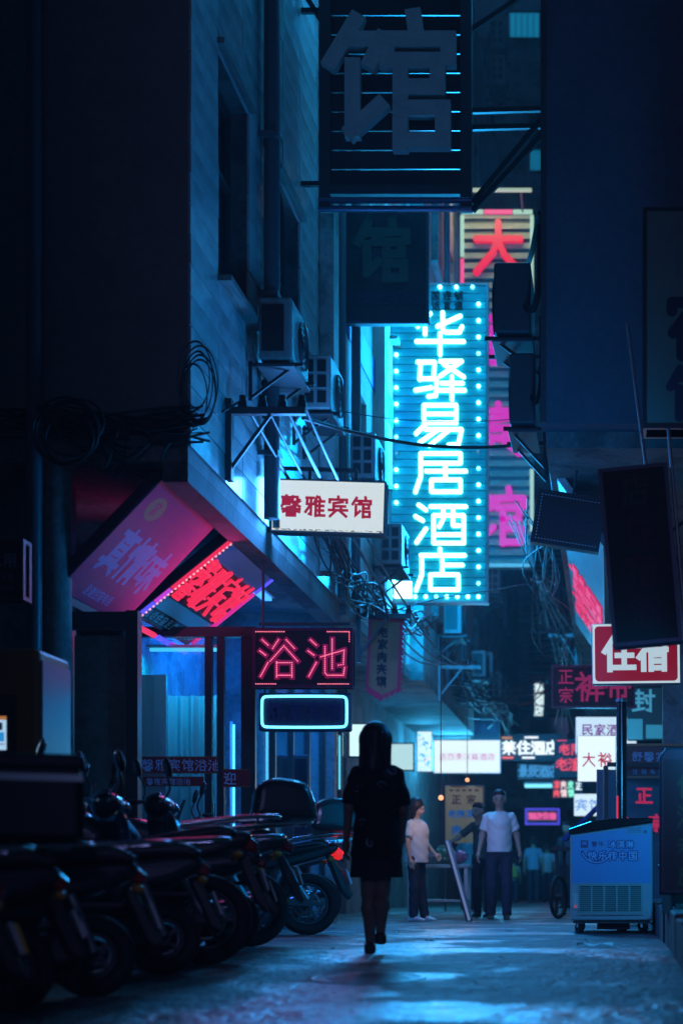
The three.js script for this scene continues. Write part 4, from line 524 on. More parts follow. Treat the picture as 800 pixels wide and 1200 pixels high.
dup(acA, 'air conditioner on the grey building below the teal hotel sign', P(517, 747, 66).setX(-3.04)).scale.setScalar(1.05); dup(acA, 'first of two side by side air conditioners far along the left row', P(545, 796, 55).setX(-3.04)); for (const [x, y, s, xx, l] of [[480, 640, 72, -3.05, 'air conditioner under the end of the hotel sign'], [590, 820, 47, -3.18, 'air conditioner low on the dark building'], [576, 700, 50, -3.04, 'air conditioner on the grey building near its upper windows'], [598, 640, 42, -3.18, 'air conditioner high on the dark building behind the cables'], [584, 560, 46, -3.18, 'air conditioner on the dark building beside the magenta sign']]) dup(acB, l, P(x, y, s).setX(xx)).scale.setScalar(1.15);
dup(acA, 'second of two side by side air conditioners far along the left row', P(563, 796, 52).setX(-3.04));
{ // a row on the right end, seen from behind: black against the signs
  const r1 = dup(acA, 'black air conditioner hanging off the right building before the magenta sign', P(632, 398, 117).setX(XR - 0.02), Math.PI); const r2 = dup(acA, 'lower black air conditioner hanging off the right building', P(636, 503, 117).setX(XR - 0.02), Math.PI);
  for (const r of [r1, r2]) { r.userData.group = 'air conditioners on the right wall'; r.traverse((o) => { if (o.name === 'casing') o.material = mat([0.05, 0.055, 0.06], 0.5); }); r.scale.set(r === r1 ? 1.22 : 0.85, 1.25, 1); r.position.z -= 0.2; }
  const u1 = dup(acB, 'upper pale air conditioner high on the far left wall', P(575, 66, 46).setX(-3.18)), u2 = dup(acB, 'pale air conditioner below the upper one high on the far left wall', P(588, 108, 46).setX(-3.18)); u1.scale.setScalar(1.25); u2.scale.setScalar(1.25);
}
// ---------------------------------------------------------------- crossarms and cables
function crossarm(label, p, len, dir = 1, m = M.steel) {
  const t = thing('cable_crossarm', label, 'crossarm', p, 'cable crossarms on the walls');
  part(t, 'arm', bx(len, 0.06, 0.07, dir * len / 2, 0, 0), m); part(t, 'wall_plate', bx(0.05, 0.7, 0.1, 0.025 * dir, -0.25, 0), m); part(t, 'brace', bar(V(0.03 * dir, -0.5, 0), V(dir * len * 0.55, -0.03, 0), 0.03), m);
  for (let i = 0; i < 4; i++) part(t, 'insulator', [cyl(0.035, 0.045, 0.06, 10, dir * len * (0.2 + i * 0.25), 0.06, 0), cyl(0.03, 0.03, 0.05, 10, dir * len * (0.2 + i * 0.25), 0.11, 0)], M.black);
  return t;
}
const A1 = P(267, 482, 136).setX(XL), A2 = P(420, 722, 91).setX(-3.26), A3 = P(508, 782, 66).setX(-3.05), A4 = P(648, 745, 62).setX(XR);
crossarm('cable crossarm with insulators below the plain-ended air conditioner', A1, 0.68); crossarm('cable crossarm beside the cloth pennant', A2, 0.7); crossarm('pale cable crossarm on the grey building', A3, 0.75, 1, M.greyarm); crossarm('pale cable crossarm on the right overhang', A4, 0.55, -1, M.greyarm);
const sag = (a, b, d, n = 7) => Array.from({ length: n }, (_, i) => { const u = i / (n - 1), p = a.clone().lerp(b, u); p.y -= d * 4 * u * (1 - u); return p; });
const cable = (pts, r, m, label, group) => solo('cable', tube(pts, r, 40, 5), m, label, 'cable', group);
seed = 41;
const NTH = ['nearest the wall', 'second from the wall', 'third from the wall', 'at the arm tip'];
for (let i = 0; i < 4; i++) { const o = V((0.2 + i * 0.25) * 0.68, 0.1, 0), e = V((0.2 + i * 0.25) * 0.7, 0.1, 0);
  cable(sag(A1.clone().add(o), A2.clone().add(e), 0.03 + 0.03 * i), i % 2 ? 0.013 : 0.018, i > 1 ? M.greycable : M.cable, (i > 1 ? 'pale' : 'dark') + ' cable between the first and the pennant crossarm, ' + NTH[i], 'cables between the left crossarms');
  cable(sag(A2.clone().add(e), A3.clone().add(e), 0.3), 0.014, M.cable, 'cable running on from the pennant crossarm to the grey building, ' + NTH[i], 'cables along the left row');
  if (i < 1) cable(sag(A1.clone().add(o), V(-4.4, A1.y - 0.35, -12.6), 0.25), 0.011, M.cable, 'cable reaching back from the first crossarm past the building end, ' + NTH[i], 'cables at the building end');
  cable(sag(A4.clone().add(V(-(0.2 + i * 0.25) * 0.55, 0.1, 0)), P(596 + i * 6, 610, 75), 0.1), 0.012, M.palecable, 'pale cable rising from the right crossarm, ' + NTH[i], 'cables over the right crossarm');
  cable(sag(A4.clone().add(V(-(0.2 + i * 0.25) * 0.55, 0.1, 0)), P(650 + i * 8, 850 + i * 4, 52), 0.1), 0.012, M.palecable, 'pale cable dropping from the right crossarm to far signs, ' + NTH[i], 'cables under the right crossarm'); }
cable([P(355, 490, 130), P(420, 508, 118), P(500, 522, 108), P(570, 524, 104), P(660, 516, 100)], 0.02, M.cable, 'thick black cable slung across the lane in front of the hotel sign');
cable([P(400, 482, 100), P(470, 492, 98), P(560, 494, 96), P(632, 488, 95)], 0.006, M.cable, 'thin wire slung across the lane before the hotel sign');
cable([P(440, 722, 90), P(520, 700, 86), P(600, 688, 82), P(640, 676, 80)], 0.01, M.cable, 'thin cable crossing just under the hotel sign');
cable([P(632, 250, 118), P(622, 300, 112), P(612, 318, 106), P(600, 318, 104)], 0.03, M.rubber, 'thick hose looping down to the upper black air conditioner');
cable([P(318, 205, 122), P(328, 240, 122), P(329, 300, 122), P(322, 345, 122)], 0.04, M.rubber, 'thick bent hose on the tiled wall between the windows');
// hanging bunches at the building end and over the far right: one tangle each, nobody could count the strands
function tangle(label, a, b, n, spread, drop, r, m) { const g = []; for (let i = 0; i < n; i++) { const j = () => V(rnd(-spread, spread), rnd(-spread, spread), rnd(-spread, spread)); const p = [a.clone().add(j())]; const k = 5; for (let q = 1; q < k; q++) { const v = a.clone().lerp(b, q / k).add(j()); v.y -= rnd(0, drop) * Math.sin(q / k * Math.PI); p.push(v); } p.push(b.clone().add(j())); g.push(tube(p, r * rnd(0.6, 1.4), 26, 4)); } const o = solo('cable_tangle', g, m, label, 'cables'); o.userData.kind = 'stuff'; return o; }
tangle('thick sagging bundle of black cables across the foot of the dark end wall', P(-60, 480, 150), P(235, 485, 149), 11, 0.08, 0.2, 0.011, M.cable);
tangle('loose black cables looping at the corner of the dark end wall', P(60, 500, 149), P(232, 505, 149), 8, 0.1, 0.35, 0.01, M.cable);
{ const g = []; for (let i = 0; i < 6; i++) g.push(tor(rnd(0.2, 0.3), 0.009, 5, 30, rnd(-0.06, 0.06), rnd(-0.08, 0.08), rnd(-0.05, 0.05), rnd(-0.2, 0.2), rnd(-0.2, 0.2))); const o = solo('cable_coil', g, M.cable, 'coil of spare black cable hanging at the wall corner', 'cable'); o.position.copy(P(232, 455, 149)); o.scale.set(0.5, 1.1, 0.6); }
{ const g = []; for (let i = 0; i < 5; i++) g.push(tor(rnd(0.16, 0.26), 0.011, 5, 30, rnd(-0.06, 0.06), rnd(-0.08, 0.08), rnd(-0.05, 0.05), rnd(-0.2, 0.2), rnd(-0.2, 0.2))); const o = solo('cable_coil', g, M.cable, 'coil of black cable hanging on the dark end wall', 'cable'); o.position.copy(P(84, 505, 152)); }
tangle('cables dropping along the left wall beside the pennant', A1.clone().add(V(0.2, -0.1, -2.6)), P(445, 716, 91), 14, 0.14, 0.4, 0.012, M.cable);
tangle('knot of cables at the pennant crossarm', P(405, 690, 94), P(500, 730, 76), 14, 0.2, 0.3, 0.012, M.cable);
tangle('messy bunch of cables hanging under the right overhang', P(625, 600, 90), P(668, 800, 62), 13, 0.34, 0.4, 0.009, M.cable);
tangle('pale wires spread over the lane before the grey building', P(520, 760, 62), P(600, 850, 48), 10, 0.3, 0.5, 0.014, M.palecable);
tangle('dark wires spread over the lane above the far signs', P(500, 800, 62), P(690, 790, 50), 10, 0.35, 0.5, 0.014, M.cable);
// ---------------------------------------------------------------- glass entrance under the left overhang
{
  const t = thing('glass_entrance', 'steel framed glass entrance with red printed bands under the left overhang', 'entrance', V(0, 0, 0)), zf = -16.1, zb = -20, x0 = -4.72, x1 = -3.55, top = 2.94;
  const bar_ = mat([0.05, 0.055, 0.06], 0.35, 0.5);
  part(t, 'post', cyl(0.055, 0.055, HS - 0.12, 14, -4.53, (HS - 0.12) / 2, -15.2), mat([0.16, 0.15, 0.14], 0.5)); // round pole at its corner
  for (const x of [x0, -3.98, -3.86, -3.62, x1]) part(t, 'post', bx(0.07, top, 0.07, x, top / 2, zf), bar_);
  part(t, 'header', bx(x1 - x0 + 0.1, 0.1, 0.1, (x0 + x1) / 2, top + 0.05, zf), bar_); part(t, 'header', bx(0.1, 0.1, zf - zb - 0.1, x1, top + 0.05, (zf + zb) / 2), bar_);
  part(t, 'threshold', bx(x1 - x0, 0.05, 0.12, (x0 + x1) / 2, 0.025, zf), M.galv);
  for (const [a, b] of [[x0, -3.98], [-3.86, -3.62]]) part(t, 'pane', bx(b - a - 0.07, top - 0.08, 0.012, (a + b) / 2, top / 2 + 0.02, zf), M.glass);
  part(t, 'curtain', uvM(holedFold(-4.7, -4.0, 0.1, top - 0.5, zf - 0.7)), mat([0.3, 0.36, 0.42], 0.8));
  for (let i = 0; i < 4; i++) { const a = zf - i * 0.97; part(t, 'pane', bx(0.012, top - 0.08, 0.88, x1, top / 2 + 0.02, a - 0.49), M.glass); part(t, 'post', bx(0.07, top, 0.07, x1, top / 2, a - 0.965), bar_); }
  for (const [xa, xb, ya, yb, txt, z] of [[x0 + 0.04, -3.88, 1.585, 1.755, '馨雅宾馆浴池', 0.13], [-4.62, -4.02, 1.46, 1.555, '馨雅宾馆浴池', 0.075], [-3.84, -3.56, 1.45, 1.63, '迎', 0.12]]) {
    const tex = canvas(512, Math.round(512 * (yb - ya) / (xb - xa)), (g, w, h) => { g.fillStyle = '#8a1224'; g.fillRect(0, 0, w, h); g.fillStyle = '#8a5a30'; g.fillRect(0, 0, w, h * 0.05); g.fillRect(0, h * 0.94, w, h * 0.06); const k = h * 0.7; ink(g, txt, w * 0.06, h * 0.16, k, k * 0.09, '#a8b8d8', { pitch: 1.1 }); });
    part(t, 'printed_band', bx(xb - xa, yb - ya, 0.006, (xa + xb) / 2, (ya + yb) / 2, zf + 0.05), mat([1, 1, 1], 0.6, 0, { map: tex }));
  }
  part(t, 'handle', [rod(V(-3.92, 0.9, zf + 0.06), V(-3.92, 1.3, zf + 0.06), 0.014)], M.chrome);
  part(t, 'inner_wall', uvM(bx(0.06, HS - 0.2, 3.7, -4.78, (HS - 0.2) / 2, -18.05)), M.plaster);
  part(t, 'side_board', bx(0.3, 2.6, 0.03, -4.62, 1.3, zf - 0.25), M.cream);
  function holedFold(a, b, y0, y1, z) { const g = new THREE.PlaneGeometry(b - a, y1 - y0, 60, 1).translate((a + b) / 2, (y0 + y1) / 2, z), p = g.attributes.position; for (let i = 0; i < p.count; i++) p.setZ(i, z + 0.035 * Math.sin(p.getX(i) * 52) + 0.02 * Math.sin(p.getX(i) * 23)); g.computeVertexNormals(); return g; }
}
for (const [x, y, z, l, label] of [[-3.72, 1.75, -17.6, 1.5, 'upright blue fluorescent tube inside the glass entrance'], [-4.5, 1.7, -19.4, 1.4, 'upright blue fluorescent tube at the back of the glass entrance']]) {
  const t = thing('tube_lamp', label, 'lamp', V(x, y, z)); part(t, 'tube', cyl(0.016, 0.016, l, 10), glow([0.25, 1.2, 2.4], 1)); part(t, 'fitting', bx(0.03, l + 0.08, 0.03, z > -18 ? 0.035 : -0.035, 0, -0.03), M.white); area(t, 0.05, l, CY, 260, 0, 0, 0.0).rotation.y = z > -18 ? Math.PI / 2 : -Math.PI / 2;
}
{ const t = thing('unseen_ceiling_lamp', 'unseen blue strip lamp on the soffit, placed for the blue glow behind the slanted signs', 'lamp', V(-3.95, HS - 0.16, -17.9)); part(t, 'tube', bx(0.1, 0.03, 1.6, 0, -0.02, 0), glow([0.1, 0.6, 2.2], 1)); part(t, 'fitting', bx(0.16, 0.04, 1.7, 0, 0.02, 0), M.white); const l = new THREE.RectAreaLight(rgb(0.0, 0.15, 1), 260, 0.12, 1.6); l.name = 'strip_light'; l.position.y = -0.045; l.rotation.x = -Math.PI / 2; t.add(l); }  // unseen source, placed for the blue glow under the overhang
// orange cabinet with a small screen
{ const t = thing('vending_cabinet', 'orange metal vending cabinet with a small lit screen beside the parked scooters', 'cabinet', V(-3.9, 0, -10.85)); t.position.y = groundY(10.9);
  part(t, 'body', rbx(0.66, 2.05, 0.6, 0.04, -0.14, 1.03, 0), mat([0.34, 0.13, 0.03], 0.45)); part(t, 'side_panel', bx(0.012, 1.9, 0.54, 0.196, 1.03, 0), phys([0.35, 0.4, 0.45], 0.22, { clearcoat: 0.4 }));
  part(t, 'recess', bx(0.4, 0.5, 0.02, -0.16, 1.5, 0.3), M.black); const tex = canvas(128, 160, (g) => { g.fillStyle = '#dfeef8'; g.fillRect(0, 0, 128, 160); g.fillStyle = '#1a2a3a'; g.fillRect(10, 30, 100, 36); g.fillStyle = '#38a0d8'; g.fillRect(10, 76, 108, 44); g.fillStyle = '#e08040'; g.fillRect(0, 0, 128, 18); g.fillStyle = '#889'; g.fillRect(6, 130, 114, 6); });
  part(t, 'screen', place(new THREE.PlaneGeometry(0.18, 0.22), -0.11, 1.5, 0.314), new THREE.MeshStandardMaterial({ color: rgb(0.02, 0.02, 0.02), emissive: rgb(0.6, 0.8, 1), emissiveMap: tex, emissiveIntensity: 0.9, roughness: 0.2 })); area(t, 0.18, 0.22, [0.35, 0.6, 1], 16, -0.11, 1.5, 0.33);
  for (const [y, w] of [[1.93, 0.2], [1.2, 0.26]]) part(t, 'label_plate', bx(w, 0.09, 0.012, -0.2, y, 0.302), mat([0.08, 0.14, 0.2], 0.4)); part(t, 'slot', bx(0.44, 0.5, 0.02, -0.22, 0.75, 0.296), M.black); }
{ const q = spot(-40, 634, 33, 705, 160); boxSign('corner_sign', 'dark red corner sign with pale characters beside the building pier', q, { tex: canvas(512, 496, (g, w, h) => { g.fillStyle = '#4a1018'; g.fillRect(0, 0, w, h); ink(g, '电用', 210, 110, 120, 14, '#8f8fa0', { pitch: 1.15 }); ink(g, '全国连锁', 200, 280, 56, 6, '#6a6a78', { pitch: 1.1 }); ink(g, '电话直通', 250, 380, 44, 5, '#6a5a68', { pitch: 1.1 }); }), k: 0, rim: 0.015, frame: M.steel, back: false }); }
{ const t = thing('menu_board', 'dark standing menu board with red print by the glass entrance', 'sign', V(-3.72, 0, -18.3)); const tex = canvas(256, 420, (g) => { g.fillStyle = '#0c0f22'; g.fillRect(0, 0, 256, 420); ink(g, '浴池', 20, 120, 100, 12, '#5a1030'); ink(g, '住宿', 20, 270, 100, 12, '#5a1030'); });
  part(t, 'board', rbx(0.46, 1.6, 0.06, 0.015, 0.1, 1.15, 0), M.steel); part(t, 'print', place(new THREE.PlaneGeometry(0.4, 1.5), 0.1, 1.15, 0.034), mat([1, 1, 1], 0.4, 0, { map: tex })); part(t, 'leg', [bx(0.04, 0.36, 0.3, -0.06, 0.18), bx(0.04, 0.36, 0.3, 0.26, 0.18)], M.steel); }
// lit shop openings farther along the left side
for (const [x0, x1, y0, y1, s, k, label] of [[308, 326, 856, 880, 92, 0.25, 'dim blue shop pane left of the bright ones'], [338, 392, 856, 930, 86, 0.22, 'wide green glowing shop pane under the neon frame'], [389, 402, 858, 886, 80, 1.1, 'narrow white light panel in the left shop row'], [410, 430, 849, 886, 76, 1.2, 'square white light panel behind the walking woman'], [452, 484, 872, 902, 62, 0.8, 'wide pale light panel between the walking woman and the poster box'], [440, 470, 915, 925, 60, 0.9, 'low slim light panel in the left shop row']]) {
  const q = spot(x0, y0, x1, y1, s), t = thing('shop_light_panel', label, 'light panel', q.c, 'lit panels of the left shop row');
  part(t, 'frame', bx(q.w + 0.05, q.h + 0.05, 0.06, 0, 0, -0.035), M.steel); part(t, 'panel', bx(q.w, q.h, 0.01, 0, 0, 0.002), k > 0.5 ? glow([0.6, 0.95, 1], k) : glow([0.02, 0.5, 0.62], k)); area(t, q.w, q.h, CY, k > 0.5 ? 14 : 6, 0, 0, 0.03);
}
for (const [x, y0, y1, s] of [[293, 800, 905, 100], [398, 862, 925, 82], [335, 858, 905, 90]]) { const t = thing('door_post_lamp', { 293: 'slim upright light strip beside the glass entrance', 398: 'slim upright light strip right of the green glowing pane', 335: 'slim upright light strip left of the green glowing pane' }[x], 'lamp', P(x, (y0 + y1) / 2, s), 'light strips on the shop door posts'); part(t, 'strip', bx(0.025, (y1 - y0) / s, 0.02), glow([0.15, 0.8, 1.1], 0.9)); part(t, 'post', bx(0.07, (y1 - y0) / s + 0.6, 0.05, 0, 0, -0.04), M.steel); }
{ const t = thing('street_pole', 'slim steel pole with a painted red reflection beside the white two-character box', 'pole', P(728, 1035, 112).setY(0)); part(t, 'shaft', cyl(0.055, 0.055, 2.4, 16, 0, 1.2, 0), phys([0.12, 0.12, 0.12], 0.2, { metalness: 0.8 })); part(t, 'cap', cyl(0.06, 0.06, 0.03, 16, 0, 2.41, 0), M.galv); part(t, 'painted_reflection', bx(0.02, 0.62, 0.02, -0.045, 1.1, 0.045), glow([0.8, 0.03, 0.08], 0.8)); }  // red reflection on the shaft is made as a glowing strip
{ const t = thing('shop_glass', 'glass shop front with glowing red characters behind the freezer', 'shop front', V(0.5, 0, -19.5)); t.rotation.y = 0.22; part(t, 'pane', bx(1.1, 1.6, 0.012, 0, 1.1, 0), M.glass); part(t, 'frame', [bx(0.05, 1.9, 0.05, -0.57, 0.95), bx(0.05, 1.9, 0.05, 0.57, 0.95), bx(1.1, 0.25, 0.05, 0, 0.15), bx(1.1, 0.05, 0.05, 0, 1.92)], M.steel); part(t, 'back_panel', bx(1.1, 1.6, 0.03, 0, 1.1, -0.6), mat([0.12, 0.2, 0.24], 0.5)); [['正', -0.1, 1.55], ['住', -0.35, 1.2], ['宗', 0.05, 1.22]].forEach(([c, x, y]) => part(t, 'character', glyph3(c, 0.2, 0.03, 0.004, x, y, false).translate(0, 0, 0.012), glow([0.55, 0.02, 0.1], 0.7))); }  // the red characters on the pane are given their own glow
{ const t = thing('tube_lamp', 'unseen teal ceiling tube inside the glass entrance, placed to light the curtain', 'lamp', V(-4.3, 2.86, -16.4)); part(t, 'tube', place(cyl(0.018, 0.018, 0.7, 10), 0, 0, 0, 0, 0, Math.PI / 2), glow([0.1, 0.9, 1.4], 0.8)); part(t, 'fitting', bx(0.76, 0.03, 0.06, 0, 0.035, 0), M.white); const l = new THREE.RectAreaLight(rgb(0, 0.55, 1), 130, 0.7, 0.06); l.name = 'unseen_tube_light'; l.position.y = -0.03; l.rotation.x = -Math.PI / 2; t.add(l); }  // unseen source, placed to light the curtain and panes teal
// ---------------------------------------------------------------- scooters and motorcycles (forward = +x, origin on the ground between the wheels)
const BK = { red: glow([0.35, 0.01, 0.015], 0.25, [0.4, 0.01, 0.015]), dimred: mat([0.25, 0.01, 0.015], 0.2), amber: mat([0.5, 0.2, 0.02], 0.25), seat: mat([0.02, 0.02, 0.022], 0.42), grey: phys([0.02, 0.024, 0.028], 0.3, { clearcoat: 0.8, clearcoatRoughness: 0.15 }), pale: phys([0.62, 0.66, 0.66], 0.35, { clearcoat: 0.6 }), silver: mat([0.3, 0.31, 0.33], 0.3, 0.7), blueblack: phys([0.01, 0.02, 0.05], 0.25, { clearcoat: 1, clearcoatRoughness: 0.1 }), mirror: mat([0.5, 0.5, 0.52], 0.06, 1) };
function wheel(t, x, r, w, spokes) {
  const ty = part(t, 'wheel', tor(r - w / 2, w / 2, 12, 40, x, r, 0), M.rubber);
  part(ty, 'rim', [tor(r - w - 0.008, 0.016, 8, 32, x, r, 0), cyl(0.045, 0.045, 0.12, 14, x, r, 0, Math.PI / 2), ...Array.from({ length: spokes }, (_, i) => { const a = i / spokes * Math.PI * 2; return bar(V(x + 0.03 * Math.cos(a), r + 0.03 * Math.sin(a), 0), V(x + (r - w) * Math.cos(a), r + (r - w) * Math.sin(a), 0), 0.02, 0.028); })], M.steel);
  part(ty, 'brake_disc', tor(r * 0.42, 0.012, 4, 24, x, r, 0.075), M.galv); return ty;
}
function mirrors(t, x, y, z, m = M.black) { for (const s of [-1, 1]) { const o = part(t, 'mirror', [tube([[x, y, s * z], [x + 0.03, y + 0.09, s * (z + 0.05)], [x - 0.01, y + 0.19, s * (z + 0.1)]], 0.008, 12, 6), ell(0.022, 0.072, 0.05, x - 0.01, y + 0.24, s * (z + 0.115), 0, 0, 0.25)], m); part(o, 'mirror_glass', ell(0.006, 0.06, 0.04, x - 0.031, y + 0.236, s * (z + 0.115), 0, 0, 0.25), BK.mirror); } }
function topBox(t, x, y, m, sc = 1) { const b = part(t, 'top_box', prof([[-0.24, 0.02], [-0.21, 0.17], [-0.14, 0.27], [0.06, 0.3], [0.19, 0.25], [0.22, 0.14], [0.2, 0.0], [-0.18, -0.02]].map(([a, c]) => [x + a * sc, y + c * sc]), 0.46 * sc, 0.07 * sc, 4, true), m); part(b, 'box_seam', prof([[-0.222, 0.108], [-0.222, 0.122], [0.205, 0.122], [0.205, 0.108]].map(([a, c]) => [x + a * sc, y + c * sc]), 0.44 * sc, 0.002), M.steel); part(b, 'reflector', bx(0.012, 0.035 * sc, 0.26 * sc, x - 0.242 * sc, y + 0.07 * sc, 0), BK.dimred); return b; }
function plate(t, x, y, tilt, tex) { const p = part(t, 'licence_plate', bx(0.012, 0.15, 0.22, x, y, 0, 0, 0, tilt), mat([0.62, 0.64, 0.62], 0.5)); if (tex) part(p, 'print', place(new THREE.PlaneGeometry(0.2, 0.13), x - 0.009, y, 0, 0, -Math.PI / 2, 0), mat([1, 1, 1], 0.5, 0, { map: tex })); return p; }
function makeScooter(label, o = {}) {
  const t = thing('parked_scooter', label, 'scooter', V(0, 0, 0), 'scooters and motorcycles parked along the left side'), bm = o.body ?? M.lacquer, r = 0.225;
  wheel(t, -0.62, r, 0.1, 5); wheel(t, 0.66, r, 0.09, 5);
  part(t, 'tail_body', prof([[-0.86, 0.66], [-0.8, 0.74], [-0.4, 0.7], [0.02, 0.66], [0.06, 0.4], [-0.06, 0.3], [-0.32, 0.36], [-0.42, 0.5], [-0.66, 0.56]], 0.27, 0.06, 4, true), bm);
  part(t, 'seat', prof([[-0.84, 0.76], [-0.7, 0.82], [-0.35, 0.79], [-0.05, 0.77], [0.08, 0.72], [0.02, 0.67], [-0.4, 0.71], [-0.8, 0.73]], 0.27, 0.04, 4, true), o.seat ?? BK.seat);
  part(t, 'floor_board', [rbx(0.5, 0.06, 0.3, 0.02, 0.2, 0.28, 0), rbx(0.95, 0.1, 0.2, 0.03, -0.05, 0.24, 0)], M.black);
  part(t, 'leg_shield', prof([[0.36, 0.28], [0.44, 0.3], [0.56, 0.66], [0.52, 0.98], [0.44, 1.0], [0.46, 0.68]], 0.42, 0.03, 3, true), bm);
  part(t, 'front_cowl', prof([[0.5, 0.5], [0.72, 0.56], [0.68, 0.82], [0.56, 0.98], [0.47, 0.98], [0.5, 0.7]], 0.26, 0.07, 4, true), o.cowl ?? bm);
  const hs = part(t, 'headset', ell(0.11, 0.09, 0.15, 0.47, 1.05, 0, 0, 0, -0.3), bm); part(hs, 'headlight', ell(0.03, 0.05, 0.1, 0.57, 1.04, 0), BK.mirror); part(hs, 'dial', ell(0.06, 0.012, 0.08, 0.42, 1.135, 0, 0, 0, 0.5), M.glassdark);
  part(t, 'handlebar', [tube([[0.36, 1.08, -0.36], [0.4, 1.09, -0.2], [0.45, 1.07, 0], [0.4, 1.09, 0.2], [0.36, 1.08, 0.36]], 0.014, 24, 8)], M.galv);
  for (const s of [-1, 1]) { part(t, 'grip', rod(V(0.355, 1.08, s * 0.37), V(0.39, 1.085, s * 0.24), 0.02, 10), M.rubber); part(t, 'brake_lever', tube([[0.43, 1.09, s * 0.2], [0.44, 1.08, s * 0.28], [0.41, 1.07, s * 0.37]], 0.007, 10, 5), M.galv); }
  mirrors(t, 0.42, 1.1, 0.2, o.mirror ?? M.black);
  part(t, 'fork', [rod(V(0.56, 0.6, 0.075), V(0.66, 0.225, 0.075), 0.022), rod(V(0.56, 0.6, -0.075), V(0.66, 0.225, -0.075), 0.022)], M.galv);
  part(t, 'front_mudguard', place(new THREE.CylinderGeometry(r + 0.035, r + 0.035, 0.13, 24, 1, true, -1.1, 2.2), 0.66, r, 0, Math.PI / 2, 0, 0.15), bm);
  part(t, 'rear_mudguard', [prof([[-0.84, 0.58], [-0.78, 0.58], [-0.9, 0.3], [-0.96, 0.26], [-0.98, 0.3]], 0.15, 0.01), bx(0.3, 0.02, 0.13, -0.62, 0.5, 0)], M.black);
  part(t, 'tail_light', prof([[-0.885, 0.6], [-0.9, 0.66], [-0.84, 0.71], [-0.82, 0.62]], 0.2, 0.02), o.tail ?? BK.dimred); for (const s of [-1, 1]) part(t, 'indicator', ell(0.03, 0.026, 0.035, -0.85, 0.58, s * 0.14), BK.amber);
  plate(t, -0.94, 0.44, -0.35, o.plate);
  part(t, 'rear_rack', [tube([[-0.4, 0.8, 0.14], [-0.8, 0.83, 0.14], [-1.0, 0.84, 0.1], [-1.02, 0.84, 0], [-1.0, 0.84, -0.1], [-0.8, 0.83, -0.14], [-0.4, 0.8, -0.14]], 0.013, 30, 8), ...[-0.7, -0.82, -0.94].map((x) => rod(V(x, 0.835, -0.12), V(x, 0.835, 0.12), 0.008))], M.chrome);
  part(t, 'shock', [rod(V(-0.5, 0.55, 0.12), V(-0.62, 0.24, 0.12), 0.03, 10), rod(V(-0.5, 0.55, -0.12), V(-0.62, 0.24, -0.12), 0.03, 10)], M.galv);
  part(t, 'swing_arm', [bar(V(-0.1, 0.27, 0.1), V(-0.66, 0.225, 0.1), 0.05, 0.07), rbx(0.4, 0.17, 0.1, 0.04, -0.4, 0.26, -0.12)], M.steel);
  part(t, 'stand', [bar(V(-0.12, 0.24, 0.14), V(-0.18, 0.01, 0.2), 0.025), bar(V(-0.12, 0.24, -0.14), V(-0.18, 0.01, -0.2), 0.025)], M.steel);
  if (o.topbox) topBox(t, -0.78, 0.86, o.topbox === true ? M.lacquer : o.topbox);
  return t;
}
